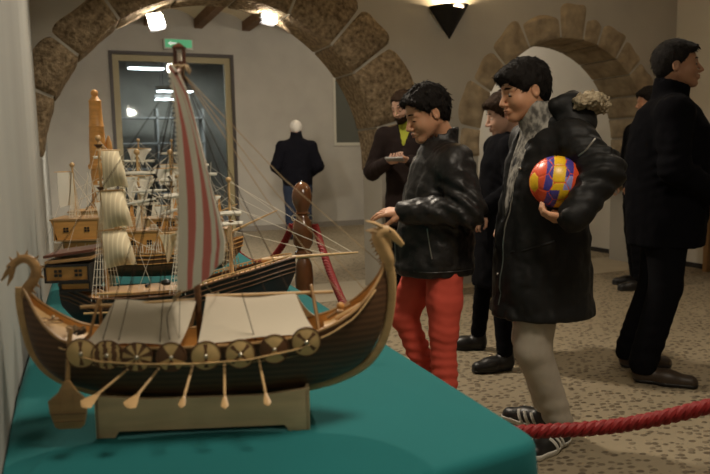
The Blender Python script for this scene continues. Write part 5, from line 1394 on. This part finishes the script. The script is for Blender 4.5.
# 7. person almost hidden behind the man in black
person('person', (4.63, 4.62, 0), 160, 'dark dressed person mostly hidden behind the man in the black coat', dict(
    res=.007, resh=.005, resb=.018, resc=.013, ress=.008, skin=skin_b, hs=1.0, face=False,
    head=(-.06, 0, 1.60), hyaw=0, hpitch=5, neck=(-.02, 0, 1.44), pelvis=(-.03, 0, .93),
    shoulder=((-.02, .19, 1.35), (-.02, -.19, 1.35)), elbow=((-.02, .26, 1.08), (.0, -.26, 1.08)), wrist=((.13, .16, .93), (.13, -.16, .93)),
    hip=((.0, .09, .91), (.0, -.09, .91)), knee=((.05, .10, .50), (-.0, -.10, .50)), ankle=((.04, .11, .10), (-.04, -.11, .09)),
    foot=(((-.03, .12), 6, .27), ((-.10, -.11), -6, .27)),
    hand=(((.5, -.1, -.85), (.5, .8, .2), .5, .5), ((.5, .1, -.85), (.5, -.8, .2), .5, .5)),
    hair=dict(m=hair_k, fringe=.006, vol=.012, seed=23, amp=.006),
    trousers=dict(m=black_c, r=(.10, .075, .065), fold=.005, hem=.05), shoe=dict(m=shoe_k, h=.09),
    coat=dict(m=wool_k, keys=[(.80, -.02, 0, .15, .18), (1.0, -.02, 0, .15, .17), (1.2, -.02, 0, .14, .175), (1.34, -.02, 0, .11, .16), (1.44, -.02, 0, .07, .09)],
              ra=(.078, .066, .050), rs=.074, fold=.006, ch=.05, cr=.076)))
# orange brown display table with a model at the right edge
t = empty('display_table', (5.35, 4.45, 0), 0, 'orange wooden display table against the white wall at the right edge', 'table')
MB().box((-.35, -.5, 1.13), (.5, .5, 1.16)).build('tabletop', w_orange, t, bevel=.004)
MB().box((-.33, -.48, 1.02), (.48, .48, 1.05)).build('shelf_board', w_orange, t, bevel=.004)
for x in (-.30, .45):
    for y in (-.45, .45): MB().box((x - .025, y - .025, 0), (x + .025, y + .025, 1.13)).build('leg', w_mid, t, bevel=.003)

# ---------------------------------------------------------------- camera
cam = bpy.data.cameras.new('camera'); co_ = bpy.data.objects.new('camera', cam); C.objects.link(co_)
cam.sensor_width = 36; cam.lens = 36 * 700 / 710; cam.clip_start = .01
yaw, pit, rol = R(22.9), math.atan(81 / 700), R(1.1)
fw = Vector((math.sin(yaw) * math.cos(pit), math.cos(yaw) * math.cos(pit), -math.sin(pit)))
rt = Vector((math.cos(yaw), -math.sin(yaw), 0)); up = rt.cross(fw)
c, s = math.cos(rol), math.sin(rol)
r2 = rt * c - up * s * 1.0; u2 = up * c + rt * s * 1.0
M = Matrix(((r2.x, u2.x, -fw.x, 0), (r2.y, u2.y, -fw.y, 0), (r2.z, u2.z, -fw.z, 1.19), (0, 0, 0, 1)))
co_.matrix_world = M
cam.dof.use_dof = True; cam.dof.focus_distance = 2.35; cam.dof.aperture_fstop = 5.0
sc = bpy.context.scene; sc.camera = co_
sc.view_settings.view_transform = 'Standard'; sc.view_settings.look = 'None'; sc.view_settings.gamma = 1; sc.view_settings.use_curve_mapping = False
sc.view_settings.exposure = 0.0
